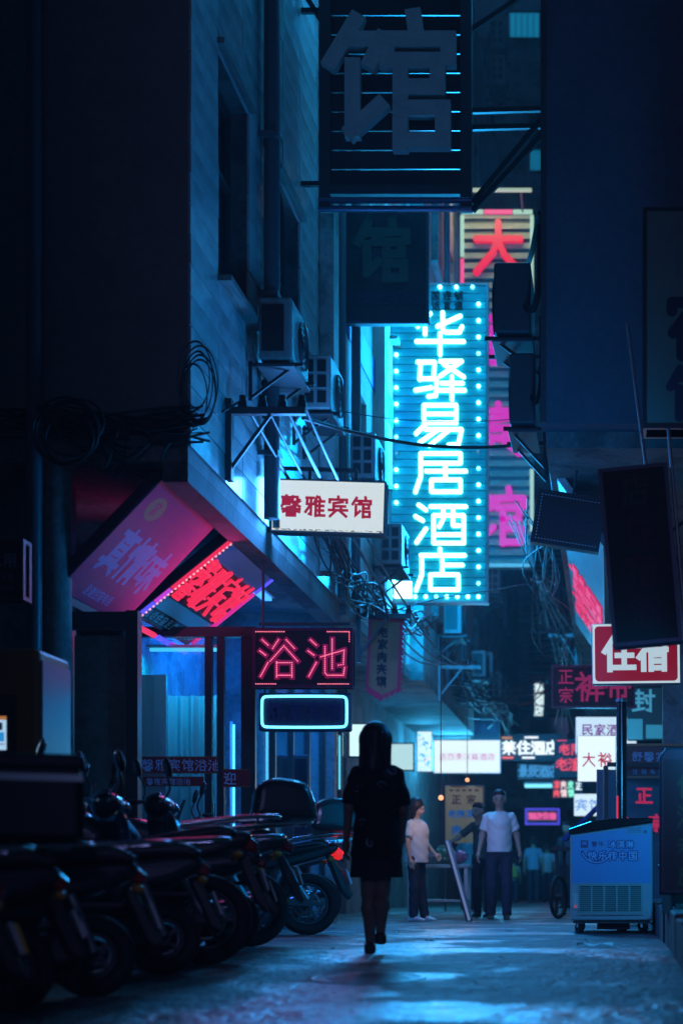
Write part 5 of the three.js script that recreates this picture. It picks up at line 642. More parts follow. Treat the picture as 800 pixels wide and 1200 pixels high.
function makeMotorcycle(label, o = {}) {
  const t = thing('parked_motorcycle', label, 'motorcycle', V(0, 0, 0), 'scooters and motorcycles parked along the left side'), bm = o.body ?? M.lacquer, r = 0.3;
  wheel(t, -0.66, r, 0.1, 6); wheel(t, 0.68, r, 0.085, 6);
  part(t, 'tank', prof([[-0.06, 0.8], [0.0, 0.93], [0.2, 1.0], [0.4, 0.95], [0.44, 0.84], [0.3, 0.76], [0.05, 0.74]], 0.3, 0.09, 5, true), o.tank ?? bm);
  part(t, 'seat', prof([[-0.86, 0.88], [-0.74, 0.92], [-0.4, 0.86], [-0.12, 0.8], [0.0, 0.84], [0.02, 0.76], [-0.3, 0.74], [-0.8, 0.82]], 0.28, 0.05, 4, true), BK.seat);
  part(t, 'tail_cowl', prof([[-0.96, 0.84], [-0.88, 0.88], [-0.4, 0.76], [-0.05, 0.7], [-0.1, 0.6], [-0.5, 0.66], [-0.9, 0.78]], 0.24, 0.05, 4, true), bm);
  part(t, 'engine', [rbx(0.34, 0.26, 0.3, 0.04, 0.02, 0.4, 0), rbx(0.16, 0.24, 0.2, 0.02, 0.18, 0.58, 0, 0, 0, -0.4), ...Array.from({ length: 5 }, (_, i) => bx(0.2, 0.012, 0.25, 0.16 + i * 0.014, 0.5 + i * 0.04, 0, 0, 0, -0.4)), cyl(0.1, 0.1, 0.34, 18, -0.05, 0.38, 0, Math.PI / 2)], M.steel);
  part(t, 'frame', [tube([[0.5, 0.86, 0.03], [0.42, 0.5, 0.1], [0.25, 0.26, 0.1], [-0.2, 0.28, 0.1], [-0.3, 0.6, 0.11], [-0.8, 0.78, 0.1]], 0.018, 30, 8), tube([[0.5, 0.86, -0.03], [0.42, 0.5, -0.1], [0.25, 0.26, -0.1], [-0.2, 0.28, -0.1], [-0.3, 0.6, -0.11], [-0.8, 0.78, -0.1]], 0.018, 30, 8)], M.black);
  part(t, 'exhaust', [tube([[0.2, 0.46, 0.14], [0.26, 0.26, 0.17], [0.0, 0.22, 0.18], [-0.3, 0.27, 0.19]], 0.022, 20, 8), rod(V(-0.28, 0.27, 0.19), V(-0.86, 0.4, 0.2), 0.052, 14), tor(0.04, 0.012, 6, 16, -0.865, 0.402, 0.2, 0, Math.PI / 2 - 0.2)], M.chrome);
  part(t, 'fork', [rod(V(0.46, 0.98, 0.1), V(0.68, 0.3, 0.1), 0.026), rod(V(0.46, 0.98, -0.1), V(0.68, 0.3, -0.1), 0.026)], M.galv);
  const hl = part(t, 'headlamp_cowl', ell(0.13, 0.13, 0.14, 0.6, 0.93, 0), bm); part(hl, 'headlight', cyl(0.1, 0.1, 0.02, 20, 0.71, 0.92, 0, 0, 0, Math.PI / 2), BK.mirror); part(hl, 'windscreen', prof([[0.56, 1.04], [0.62, 1.05], [0.5, 1.28], [0.48, 1.27]], 0.24, 0.004), phys([0.05, 0.06, 0.07], 0.08, {}));
  part(t, 'handlebar', tube([[0.28, 1.1, -0.38], [0.34, 1.12, -0.24], [0.46, 1.04, -0.08], [0.46, 1.04, 0.08], [0.34, 1.12, 0.24], [0.28, 1.1, 0.38]], 0.013, 30, 8), M.galv);
  for (const s of [-1, 1]) { part(t, 'grip', rod(V(0.28, 1.1, s * 0.39), V(0.33, 1.118, s * 0.26), 0.021, 10), M.rubber); part(t, 'brake_lever', tube([[0.38, 1.1, s * 0.2], [0.38, 1.1, s * 0.3], [0.34, 1.08, s * 0.39]], 0.007, 10, 5), M.galv); part(t, 'indicator', ell(0.035, 0.026, 0.03, -0.86, 0.72, s * 0.17), BK.amber); part(t, 'shock', rod(V(-0.42, 0.7, s * 0.13), V(-0.64, 0.34, s * 0.13), 0.032, 10), M.galv); }
  mirrors(t, 0.36, 1.12, 0.22, o.mirror ?? M.black);
  part(t, 'front_mudguard', place(new THREE.CylinderGeometry(r + 0.03, r + 0.03, 0.12, 24, 1, true, -1.0, 2.0), 0.68, r, 0, Math.PI / 2, 0, 0.2), bm);
  part(t, 'rear_mudguard', prof([[-0.9, 0.76], [-0.84, 0.78], [-0.98, 0.42], [-1.06, 0.34], [-1.08, 0.38], [-1.0, 0.56]], 0.16, 0.01), M.black);
  part(t, 'swing_arm', [bar(V(-0.1, 0.34, 0.12), V(-0.68, 0.3, 0.12), 0.04, 0.06), bar(V(-0.1, 0.34, -0.12), V(-0.68, 0.3, -0.12), 0.04, 0.06)], M.steel);
  part(t, 'tail_light', prof([[-0.98, 0.73], [-1.0, 0.8], [-0.93, 0.86], [-0.9, 0.76]], 0.22, 0.025), o.tail ?? BK.dimred); plate(t, -1.04, 0.56, -0.3);
  part(t, 'rear_rack', [tube([[-0.5, 0.92, 0.13], [-0.9, 0.97, 0.14], [-1.12, 0.98, 0.1], [-1.14, 0.98, 0], [-1.12, 0.98, -0.1], [-0.9, 0.97, -0.14], [-0.5, 0.92, -0.13]], 0.014, 30, 8), ...[-0.75, -0.87, -1.0].map((x) => rod(V(x, 0.965, -0.12), V(x, 0.965, 0.12), 0.009))], M.chrome);
  part(t, 'stand', bar(V(-0.1, 0.28, 0.12), V(-0.16, 0.01, 0.26), 0.026), M.steel);
  if (o.topbox) topBox(t, -0.92, 1.0, o.topbox === true ? M.lacquer : o.topbox, 1.05);
  return t;
}
// forward points to the wall; the tails stand out to the street. tail = photo x of the tail, s = px per metre there, yaw from straight-in
function park(t, tail, s, yaw, back, lean = 0.06, out = false) { const d = F / s, a = Math.PI - yaw; if (out) { t.rotation.set(0, -yaw, 0); t.rotateX(lean); t.position.set((tail - VX) / s - Math.cos(yaw) * back, 0, -d - Math.sin(yaw) * back); t.position.y = groundY(-t.position.z); return t; } t.rotation.set(0, a, 0); t.rotateX(lean); const x = (tail - VX) / s; t.position.set(x + Math.cos(a) * back, groundY(d), -d - Math.sin(a) * back); t.position.y = groundY(-t.position.z); return t; }
const plTex = canvas(256, 160, (g) => { g.fillStyle = '#2a2c48'; g.fillRect(0, 0, 256, 160); ink(g, '电话', 30, 14, 60, 8, '#d090d0'); ink(g, '住宿', 30, 80, 60, 8, '#c0a8e8'); g.fillStyle = '#6a9a60'; g.fillRect(170, 90, 60, 20); g.fillStyle = '#88a8c8'; g.fillRect(170, 120, 60, 20); });
const b1 = park(makeMotorcycle('motorcycle with a black top box and a glowing red tail light', { topbox: BK.grey, tail: glow([0.9, 0.02, 0.02], 0.8, [0.4, 0.01, 0.01]) }), 402, 121, -0.35, 1.0);
{ const l = new THREE.PointLight(rgb(1, 0.04, 0.03), 0.12); l.name = 'tail_lamp_light'; l.position.set(-1.06, 0.8, 0); b1.add(l); }
park(makeMotorcycle('motorcycle with a glossy black rounded top box and a large mirror', { topbox: true }), 352, 148, -0.3, 1.05);
park(makeScooter('black scooter with a bare chrome tail rack under the top boxes', { body: BK.grey }), 330, 160, -0.22, 1.0);
park(makeScooter('scooter with a pale front cowl between two dark ones', { body: M.lacquer, cowl: BK.pale, seat: mat([0.2, 0.01, 0.04], 0.4) }), 232, 158, -0.62, 0.78, 0.06, true);
park(makeScooter('dark scooter with round mirrors next to the vending cabinet', { body: BK.blueblack, seat: BK.seat }), 176, 176, -0.7, 0.78, 0.05, true);
{ const t = park(makeScooter('delivery scooter with a large insulated box and stickered rear plate', { body: BK.grey, plate: plTex, tail: BK.dimred }), 100, 232, -0.45, 0.98);
  const tex = canvas(256, 200, (g) => { g.fillStyle = '#06070c'; g.fillRect(0, 0, 256, 200); ink(g, '真味', 60, 20, 70, 10, '#b8cce8', { pitch: 1.2 }); ink(g, '快乐', 70, 110, 70, 12, '#b8cce8', { pitch: 1.1 }); });
  const bxp = part(t, 'delivery_box', rbx(0.46, 0.38, 0.42, 0.04, -0.72, 1.04, 0), M.black); part(bxp, 'lid', rbx(0.49, 0.08, 0.45, 0.03, -0.72, 1.24, 0), BK.seat); part(bxp, 'reflective_stripe', [bx(0.466, 0.035, 0.426, -0.72, 1.16, 0)], mat([0.8, 0.85, 0.8], 0.35)); part(bxp, 'print', place(new THREE.PlaneGeometry(0.4, 0.3), -0.954, 1.02, 0, 0, -Math.PI / 2, 0), mat([1, 1, 1], 0.7, 0, { map: tex })); part(bxp, 'print', place(new THREE.PlaneGeometry(0.4, 0.24), -0.72, 1.0, 0.214), mat([1, 1, 1], 0.7, 0, { map: tex })); }
{ const t = park(makeScooter('scooter with a yellow sticker plate at the very front of the row', { body: BK.blueblack }), 28, 262, -0.5, 0.98); part(t, 'yellow_plate', bx(0.012, 0.14, 0.16, -0.965, 0.44, 0, 0, 0, -0.35), mat([0.8, 0.45, 0.06], 0.5)); }
park(makeMotorcycle('farther motorcycle half hidden behind the lit tail light', { body: BK.grey }), 410, 104, -0.3, 1.05);
park(makeMotorcycle('low motorcycle without a top box between the glossy top box and the grey scooter', { tank: BK.grey }), 312, 176, -0.28, 1.05);
park(makeScooter('plain black scooter tail-out beside the delivery scooter', { body: M.lacquer }), 190, 214, -0.36, 0.98);
park(makeScooter('scooter with a grey body tucked between the nose-out scooters', { body: BK.grey }), 262, 188, -0.3, 0.98);
// ---------------------------------------------------------------- freezer, ground litter, manhole
{
  const s = 118, z = -F / s, x0 = -0.4, x1 = 0.42, t = thing('chest_freezer', 'blue and white ice cream chest freezer with a dark curved lid on castors', 'freezer', V((x0 + x1) / 2, 0, z)), w = x1 - x0, L = 1.1;
  const hw = w / 2, prof2 = [[-hw, 0.13], [hw, 0.13], [hw, 1.1], [-hw, 0.98]];
  part(t, 'cabinet', place(prof(prof2, L, 0.02, 3), 0, 0, -L / 2), mat([0.5, 0.56, 0.62], 0.35));
  part(t, 'lid', place(prof([[-hw - 0.01, 0.985], [-hw - 0.01, 1.04], [-hw * 0.5, 1.115], [0, 1.145], [hw, 1.15], [hw, 1.104]], L, 0.012, 2), 0, 0, -L / 2), phys([0.015, 0.016, 0.018], 0.12, { clearcoat: 1 }));
  const tex = canvas(1024, 840, (g, a, b) => { g.fillStyle = '#55b0f0'; g.fillRect(0, 0, a, b);
    seed = 8; for (let i = 0; i < 260; i++) { g.fillStyle = `rgba(${rnd(20, 60) | 0},${rnd(50, 90) | 0},${rnd(90, 130) | 0},${rnd(0.05, 0.3)})`; g.fillRect(rnd(0, a), b - Math.abs(rnd(-1, 1) * rnd(0, 1)) * b, rnd(1, 9), rnd(1, 14)); } ink(g, '冰淇淋', 470, 250, 92, 34, '#12309a', { pitch: 1.2 }); ink(g, '快乐传中国', 220, 380, 112, 38, '#12309a', { pitch: 1.12 }); g.strokeStyle = '#12309a'; g.lineWidth = 40; g.beginPath(); g.arc(330, 330, 190, 0.5, 2.8); g.stroke();
    ink(g, '冰淇淋', 470, 250, 92, 13, '#9fd0ff', { pitch: 1.2 }); ink(g, '快乐传中国', 220, 380, 112, 15, '#9fd0ff', { pitch: 1.12 }); g.strokeStyle = '#9fd0ff'; g.lineWidth = 16; g.beginPath(); g.arc(330, 330, 190, 0.55, 2.75); g.stroke();
    ink(g, '蒙牛', 265, 260, 70, 9, '#143a80', { pitch: 1.2 }); g.fillStyle = '#1d4d8a'; g.fillRect(130, 246, 92, 92); g.fillStyle = '#4f9ae0'; g.fillRect(146, 262, 60, 40); g.fillStyle = '#6fb0d8'; g.fillRect(690, 60, 270, 110); g.fillStyle = '#3a6a80'; for (let i = 0; i < 4; i++) g.fillRect(710, 80 + i * 20, 170, 6); g.fillRect(910, 120, 40, 40); });
  const sh = new THREE.Shape([[-hw + 0.02, 0.5], [hw - 0.02, 0.5], [hw - 0.02, 1.075], [-hw + 0.02, 0.965]].map((p) => new THREE.Vector2(...p))), pg = new THREE.ShapeGeometry(sh).translate(0, 0, 0.004), uv = pg.attributes.uv, pp = pg.attributes.position;
  for (let i = 0; i < uv.count; i++) uv.setXY(i, (pp.getX(i) + hw) / w, (pp.getY(i) - 0.45) / (w * 0.82));
  part(t, 'print_panel', pg, mat([1, 1, 1], 0.3, 0, { map: tex }));
  const gr = part(t, 'grille', [bx(w * 0.78, 0.022, 0.03, -0.01, 0.482, 0.012), bx(w * 0.78, 0.03, 0.03, -0.01, 0.2, 0.012), ...[0, 1, 2, 3, 4, 5].map((i) => bx(0.018, 0.26, 0.03, -0.01 - w * 0.38 + i * w * 0.152, 0.343, 0.012))], mat([0.42, 0.5, 0.5], 0.5)); part(gr, 'grille_back', bx(w * 0.76, 0.27, 0.01, -0.01, 0.343, 0.002), M.black);
  const slat = bx(w * 0.76, 0.009, 0.02); for (let i = 0; i < 13; i++) { const o = part(gr, 'slat', slat, mat([0.42, 0.5, 0.5], 0.5)); o.position.set(-0.01, 0.222 + i * 0.0195, 0.013); o.rotation.x = 0.4; }
  part(t, 'control_panel', rbx(0.06, 0.16, 0.02, 0.01, -hw + 0.055, 0.32, 0.012), M.white); part(t, 'switch_light', bx(0.02, 0.012, 0.01, -hw + 0.055, 0.27, 0.026), glow([0.8, 0.05, 0.03], 0.7)); part(t, 'sticker', bx(0.08, 0.09, 0.004, hw - 0.07, 0.27, 0.008), mat([0.5, 0.6, 0.62], 0.5));
  part(t, 'base_plate', bx(w - 0.06, 0.03, L - 0.1, 0, 0.115, -L / 2), M.steel); part(t, 'compressor', bx(w * 0.4, 0.07, 0.5, 0.02, 0.07, -0.5), M.black);
  for (const sx of [-1, 1]) for (const zz of [-0.1, -L + 0.1]) { const c = part(t, 'castor', cyl(0.055, 0.055, 0.045, 18, sx * (hw - 0.09), 0.055, zz, 0, 0.5, Math.PI / 2), M.rubber); part(c, 'fork', bx(0.06, 0.07, 0.05, sx * (hw - 0.09), 0.095, zz + 0.005), M.galv); }
}
{ const t = thing('trash_boxes', 'two small black boxes leaning against the pavement step by the freezer', 'boxes', P(772, 1020, 140)); part(t, 'box', rbx(0.18, 0.18, 0.12, 0.01, 0, 0.12, 0, 0.1, 0.3, 0.6), mat([0.03, 0.05, 0.06], 0.5)); part(t, 'box', rbx(0.2, 0.22, 0.14, 0.01, 0.06, -0.09, 0.02, 0, 0.2, -0.25), M.black); t.position.set(0.52, 0.5, -13.4); part(t, 'ledge', bx(0.22, 0.24, 0.4, 0.12, -0.29, 0), M.concrete); }
{ const d = 9.7, t = thing('manhole_cover', 'round iron manhole cover in the road below the walking woman', 'manhole cover', V(-1.45, roadY(-1.45, -d) + 0.001, -d)); t.rotation.x = 0.04; part(t, 'ring', place(new THREE.TorusGeometry(0.33, 0.016, 6, 48).rotateX(Math.PI / 2).scale(1, 0.45, 1)), mat([0.14, 0.14, 0.14], 0.35, 0.7)); part(t, 'lid', cyl(0.32, 0.32, 0.02, 40, 0, -0.008, 0), mat([0.12, 0.12, 0.12], 0.5, 0.5, { map: tGrime })); for (let i = 0; i < 5; i++) part(t, 'rib', bx(0.5 - Math.abs(i - 2) * 0.08, 0.008, 0.03, 0, 0.003, (i - 2) * 0.11), mat([0.09, 0.09, 0.095], 0.35, 0.6)); }
{ seed = 71; const paper = (label, x, z, w) => { const g = new THREE.PlaneGeometry(w, w * 0.5, 6, 4).rotateX(-Math.PI / 2), p = g.attributes.position; for (let i = 0; i < p.count; i++) p.setY(i, rnd(0, 0.025)); g.computeVertexNormals(); const o = solo('litter_scrap', g, mat([0.5, 0.5, 0.48], 0.8, 0, { side: THREE.DoubleSide }), label, 'litter', 'litter on the road'); o.position.set(x, groundY(-z) + 0.015, z); };
  paper('crumpled pale paper scrap on the road in front of the freezer', -0.12, -12.6, 0.28); paper('tiny pale scrap on the road near the scooters', -2.1, -7.6, 0.05); paper('small pale scrap in the middle of the road', -1.5, -13.5, 0.06); }
// ---------------------------------------------------------------- stall, banner, street furniture in the distance
{ const t = thing('market_stall', 'small market table heaped with goods beside the woman in white', 'stall', P(515, 1035, 82).setY(0)); const w = 0.9;
  part(t, 'table_top', rbx(w, 0.05, 0.6, 0.01, 0, 0.74, 0), mat([0.3, 0.34, 0.36], 0.5)); for (const [x, z] of [[-0.4, 0.25], [0.4, 0.25], [-0.4, -0.25], [0.4, -0.25]]) part(t, 'leg', bx(0.05, 0.72, 0.05, x, 0.36, z), M.galv); part(t, 'shelf', bx(0.8, 0.03, 0.5, 0, 0.25, 0), M.galv); }
for (const [dx, dy, r, c, label] of [[-0.22, 0.79, 0.16, [0.25, 0.3, 0.34], 'clear plastic bag of goods on the market table'], [0.08, 0.79, 0.15, [0.1, 0.2, 0.12], 'heap of green produce on the market table'], [0.3, 0.79, 0.11, [0.3, 0.12, 0.2], 'bundle of pink wrapped goods on the market table']]) { const g = new THREE.IcosahedronGeometry(r, 4), p = g.attributes.position, v = V(); for (let i = 0; i < p.count; i++) { v.fromBufferAttribute(p, i); const k = 1 + 0.22 * Math.sin(v.x * 40 + r * 90) * Math.sin(v.y * 37) * Math.cos(v.z * 43); p.setXYZ(i, v.x * k, v.y * k * 0.85, v.z * k); } g.computeVertexNormals(); const o = solo('goods_bag', g, mat(c, 0.25), label, 'goods', 'goods on the market table'); o.position.copy(P(515, 1035, 82).setY(0)).add(V(dx, dy + r * 0.75, 0.05)); }
{ const a = P(524, 986, 88), b = P(550, 1075, 92), t = thing('leaning_sign_board', 'slim glowing light strip board leaning against the stall', 'sign', V(0, 0, 0)); b.y = 0.03; part(t, 'board', bar(a, b, 0.075, 0.05), mat([0.05, 0.055, 0.08], 0.4)); const n = a.clone().lerp(b, 0.5); part(t, 'light_face', bar(a.clone().add(V(0, 0, 0.04)), b.clone().add(V(0, 0, 0.04)), 0.03, 0.02), glow([0.28, 0.4, 0.85], 0.35)); void n; }
{ const q = spot(522, 921, 567, 988, 66), t = thing('cloth_banner', 'beige hanging banner with blue and brown characters behind the stall', 'banner', q.c); const tex = canvas(256, 380, (g) => { g.fillStyle = '#c08858'; g.fillRect(0, 0, 256, 380); ink(g, '正宗', 40, 60, 62, 9, '#5a3028', { pitch: 1.6 }); g.fillStyle = '#6a4030'; for (let i = 0; i < 5; i++) g.fillRect(26 + i * 42, 22, 26, 14); ink(g, '老陕凉皮', 18, 160, 52, 8, '#1470a0', { pitch: 1.1 }); ink(g, '肉夹', 40, 260, 66, 10, '#1470a0', { pitch: 1.5 }); });
  const g = new THREE.PlaneGeometry(q.w, q.h, 24, 6), p = g.attributes.position; for (let i = 0; i < p.count; i++) p.setZ(i, 0.02 * Math.sin(p.getX(i) * 14)); g.computeVertexNormals(); part(t, 'cloth', g, mat([1, 1, 1], 0.9, 0, { map: tex, side: THREE.DoubleSide })); part(t, 'rail', rod(V(-q.w / 2, q.h / 2, 0), V(q.w / 2, q.h / 2, 0), 0.015), M.steel); part(t, 'post', [rod(V(-q.w / 2, q.h / 2, 0), V(-q.w / 2, -q.c.y, 0), 0.02), rod(V(q.w / 2, q.h / 2, 0), V(q.w / 2, -q.c.y, 0), 0.02)], M.steel); }
{ const t = thing('hand_cart', 'dark upright handcart with a big wheel left of the freezer', 'cart', P(652, 1035, 84).setY(0)); part(t, 'frame', [bx(0.05, 0.95, 0.05, 0, 0.55, 0), bx(0.05, 0.9, 0.05, 0.1, 0.5, -0.3), bx(0.5, 0.05, 0.4, 0.18, 0.98, -0.1)], M.black); const wh = part(t, 'wheel', tor(0.28, 0.03, 8, 30, 0.03, 0.31, 0.05, 0, 1.2), M.rubber); part(wh, 'hub', cyl(0.04, 0.04, 0.08, 12, 0.03, 0.31, 0.05, 0, 0, Math.PI / 2), M.steel); }
{ const t = thing('blue_tarpaulin', 'sloping blue tarpaulin canopy behind the freezer', 'canopy', P(685, 965, 76)); part(t, 'sheet', prof([[-0.35, -0.25], [0.2, 0.28], [0.24, 0.26], [-0.3, -0.28]], 0.9, 0), mat([0.03, 0.08, 0.5], 0.6)); part(t, 'pole', [rod(V(-0.32, -0.26, 0.4), V(-0.32, -1.42, 0.4), 0.015), rod(V(0.2, 0.26, 0.4), V(0.2, -1.42, 0.4), 0.015)], M.steel); }
{ // warm bulbs placed to light the beige banner; the upper one is unseen
  for (const [x, y, label, sc] of [[519, 936, 'bare warm bulb hanging beside the beige banner', 90], [549, 915, 'unseen bare warm bulb above the beige banner, placed to light it', 68]]) { const t = thing('hanging_bulb', label, 'lamp', P(x, y, sc).add(V(0, 0, 0.25))); part(t, 'bulb', sph(0.035, 14, 10), glow([1.3, 0.55, 0.25], 1.2)); part(t, 'cord', rod(V(0, 0.035, 0), V(0, 3.8 - t.position.y, 0), 0.006), M.cable); const l = new THREE.PointLight(rgb(1, 0.52, 0.25), sc > 80 ? 0.9 : 0.8); l.name = 'bulb_light'; l.shadow.radius = 1.7; t.add(l); }
}
solo('power_lead', tube([[0.3, 0.2, -17.2], [0.46, 0.06, -17.0], [0.52, 0.3, -16.6], [0.7, 0.34, -16.2]], 0.008, 24, 6), M.cable, 'black power lead trailing from the freezer over the step', 'cable');
seed = 207; for (let i = 0; i < 9; i++) { const d = rnd(7.5, 22), x = rnd(-2.2, 0.2), w = rnd(0.03, 0.09), g = new THREE.PlaneGeometry(w, w * 0.6, 3, 3).rotateX(-Math.PI / 2).rotateY(rnd(0, 6)), p = g.attributes.position; for (let j = 0; j < p.count; j++) p.setY(j, rnd(0, 0.012)); g.computeVertexNormals(); const o = solo('litter_scrap', g, mat(i % 2 ? [0.45, 0.44, 0.4] : [0.12, 0.1, 0.07], 0.8, 0, { side: THREE.DoubleSide }), i % 2 ? 'tiny pale litter scrap scattered on the wet road' : 'tiny dark dead leaf scattered on the wet road', 'litter', i % 2 ? 'scattered pale litter' : 'scattered dead leaves'); o.position.set(x, roadY(x, -d) + 0.008, -d); }
// ---------------------------------------------------------------- people: joints with radii, joined by a smooth minimum and meshed
function sdfMesh(bones, c, hx, hy, hz, res, k, ells = [], wr = 0) {
  const mc = new MarchingCubes(res, M.black, false, false, 120000), n = res, f = mc.field; mc.isolation = 0;
  const B = bones.map(([a, b, ra, rb, flat]) => { const dx = b[0] - a[0], dy = b[1] - a[1], dz = b[2] - a[2]; return [a[0], a[1], a[2], dx, dy, dz, dx * dx + dy * dy + dz * dz || 1e-9, ra, rb - ra, flat]; });
  for (let z = 0, i = 0; z < n; z++) for (let y = 0; y < n; y++) for (let x = 0; x < n; x++, i++) {
    const px = c[0] + (x / (n / 2) - 1) * hx, py = c[1] + (y / (n / 2) - 1) * hy, pz = c[2] + (z / (n / 2) - 1) * hz; let d = 9;
    const join = (e) => { const h = k - Math.abs(d - e); d = Math.min(d, e) - (h > 0 ? h * h / (4 * k) : 0); };
    for (const [ax, ay, az, dx, dy, dz, l2, ra, dr, flat] of B) { const qx = px - ax, qy = py - ay, qz = pz - az; let t = (qx * dx + qy * dy + qz * dz) / l2; const tu = t; t = flat && t > 1 ? t : t < 0 ? 0 : t > 1 ? 1 : t; const ex = qx - t * dx, ey = qy - t * dy, ez = qz - t * dz; let e = Math.sqrt(ex * ex + ey * ey + ez * ez) - ra - Math.min(t, 1) * dr; if (flat) e = Math.max(e, (tu - 1) * Math.sqrt(l2)); join(e); }
    for (const [ex, ey, ez, rx, ry, rz] of ells) { const qx = (px - ex) / rx, qy = (py - ey) / ry, qz = (pz - ez) / rz, l = Math.sqrt(qx * qx + qy * qy + qz * qz); join((l - 1) * Math.min(rx, ry, rz)); }
    if (wr) d += wr * (Math.sin(py * 46 + 5 * Math.sin(px * 11 + 1.3) + 3 * Math.sin(pz * 13)) * 0.6 + Math.sin(px * 40 + py * 21 + 4 * Math.sin(py * 9)) * 0.5);
    f[i] = x < 2 || y < 2 || z < 2 || x > n - 3 || y > n - 3 || z > n - 3 ? -1 : -d;
  }
  mc.update();
  const g = new THREE.BufferGeometry(), cnt = mc.count; g.setAttribute('position', new THREE.BufferAttribute(mc.positionArray.slice(0, cnt * 3), 3)); g.setAttribute('normal', new THREE.BufferAttribute(mc.normalArray.slice(0, cnt * 3), 3)); g.setAttribute('uv', new THREE.BufferAttribute(new Float32Array(cnt * 2), 2));
  return g.scale(hx, hy, hz).translate(...c);
}
function handGeo(side, curl = 0.5) { // wrist at the origin, fingers down (-y), palm facing the body; thumb forward (+z)
  const b = [[[0, 0, 0], [0, -0.05, 0.0], 0.022, 0.03], [[0, -0.03, -0.016], [0, -0.085, -0.028], 0.018, 0.014], [[0, -0.03, 0.014], [0, -0.085, 0.028], 0.018, 0.014]];
  [[0.028, 0.085, 0.068], [0.01, 0.09, 0.078], [-0.009, 0.088, 0.072], [-0.027, 0.082, 0.056]].forEach(([z, y, l]) => { let p = [0, -y, z], a = 0.15; for (let j = 0; j < 3; j++) { const s = l * [0.45, 0.32, 0.25][j], q = [p[0] - side * Math.sin(a) * s, p[1] - Math.cos(a) * s, p[2]]; b.push([p, q, 0.0092 - j * 0.001, 0.0085 - j * 0.001]); p = q; a += curl; } });
  b.push([[0, -0.035, 0.026], [-side * 0.008, -0.065, 0.05], 0.014, 0.011], [[-side * 0.008, -0.065, 0.05], [-side * 0.018, -0.095, 0.056], 0.0105, 0.009]);
  return sdfMesh(b, [0, -0.09, 0.005], 0.075, 0.12, 0.085, 46, 0.008);
}
const headGeo = () => sdfMesh([[[0, -0.1, -0.02], [0, -0.19, -0.03], 0.052, 0.056], [[0, 0.0, 0.09], [0, -0.028, 0.108], 0.011, 0.016], [[-0.03, 0.018, 0.082], [0.03, 0.018, 0.082], 0.012, 0.012], [[-0.022, -0.062, 0.084], [0.022, -0.062, 0.084], 0.01, 0.01]], [0, -0.03, 0.0], 0.13, 0.2, 0.15, 64, 0.03, [[0, 0.03, -0.012, 0.074, 0.09, 0.092], [0, -0.04, 0.024, 0.058, 0.075, 0.066], [0.078, -0.008, -0.008, 0.012, 0.03, 0.02], [-0.078, -0.008, -0.008, 0.012, 0.03, 0.02]]);
const SKIN = mat([0.42, 0.28, 0.21], 0.55);
const HANDS = [handGeo(-1), handGeo(1)], HEAD = headGeo();
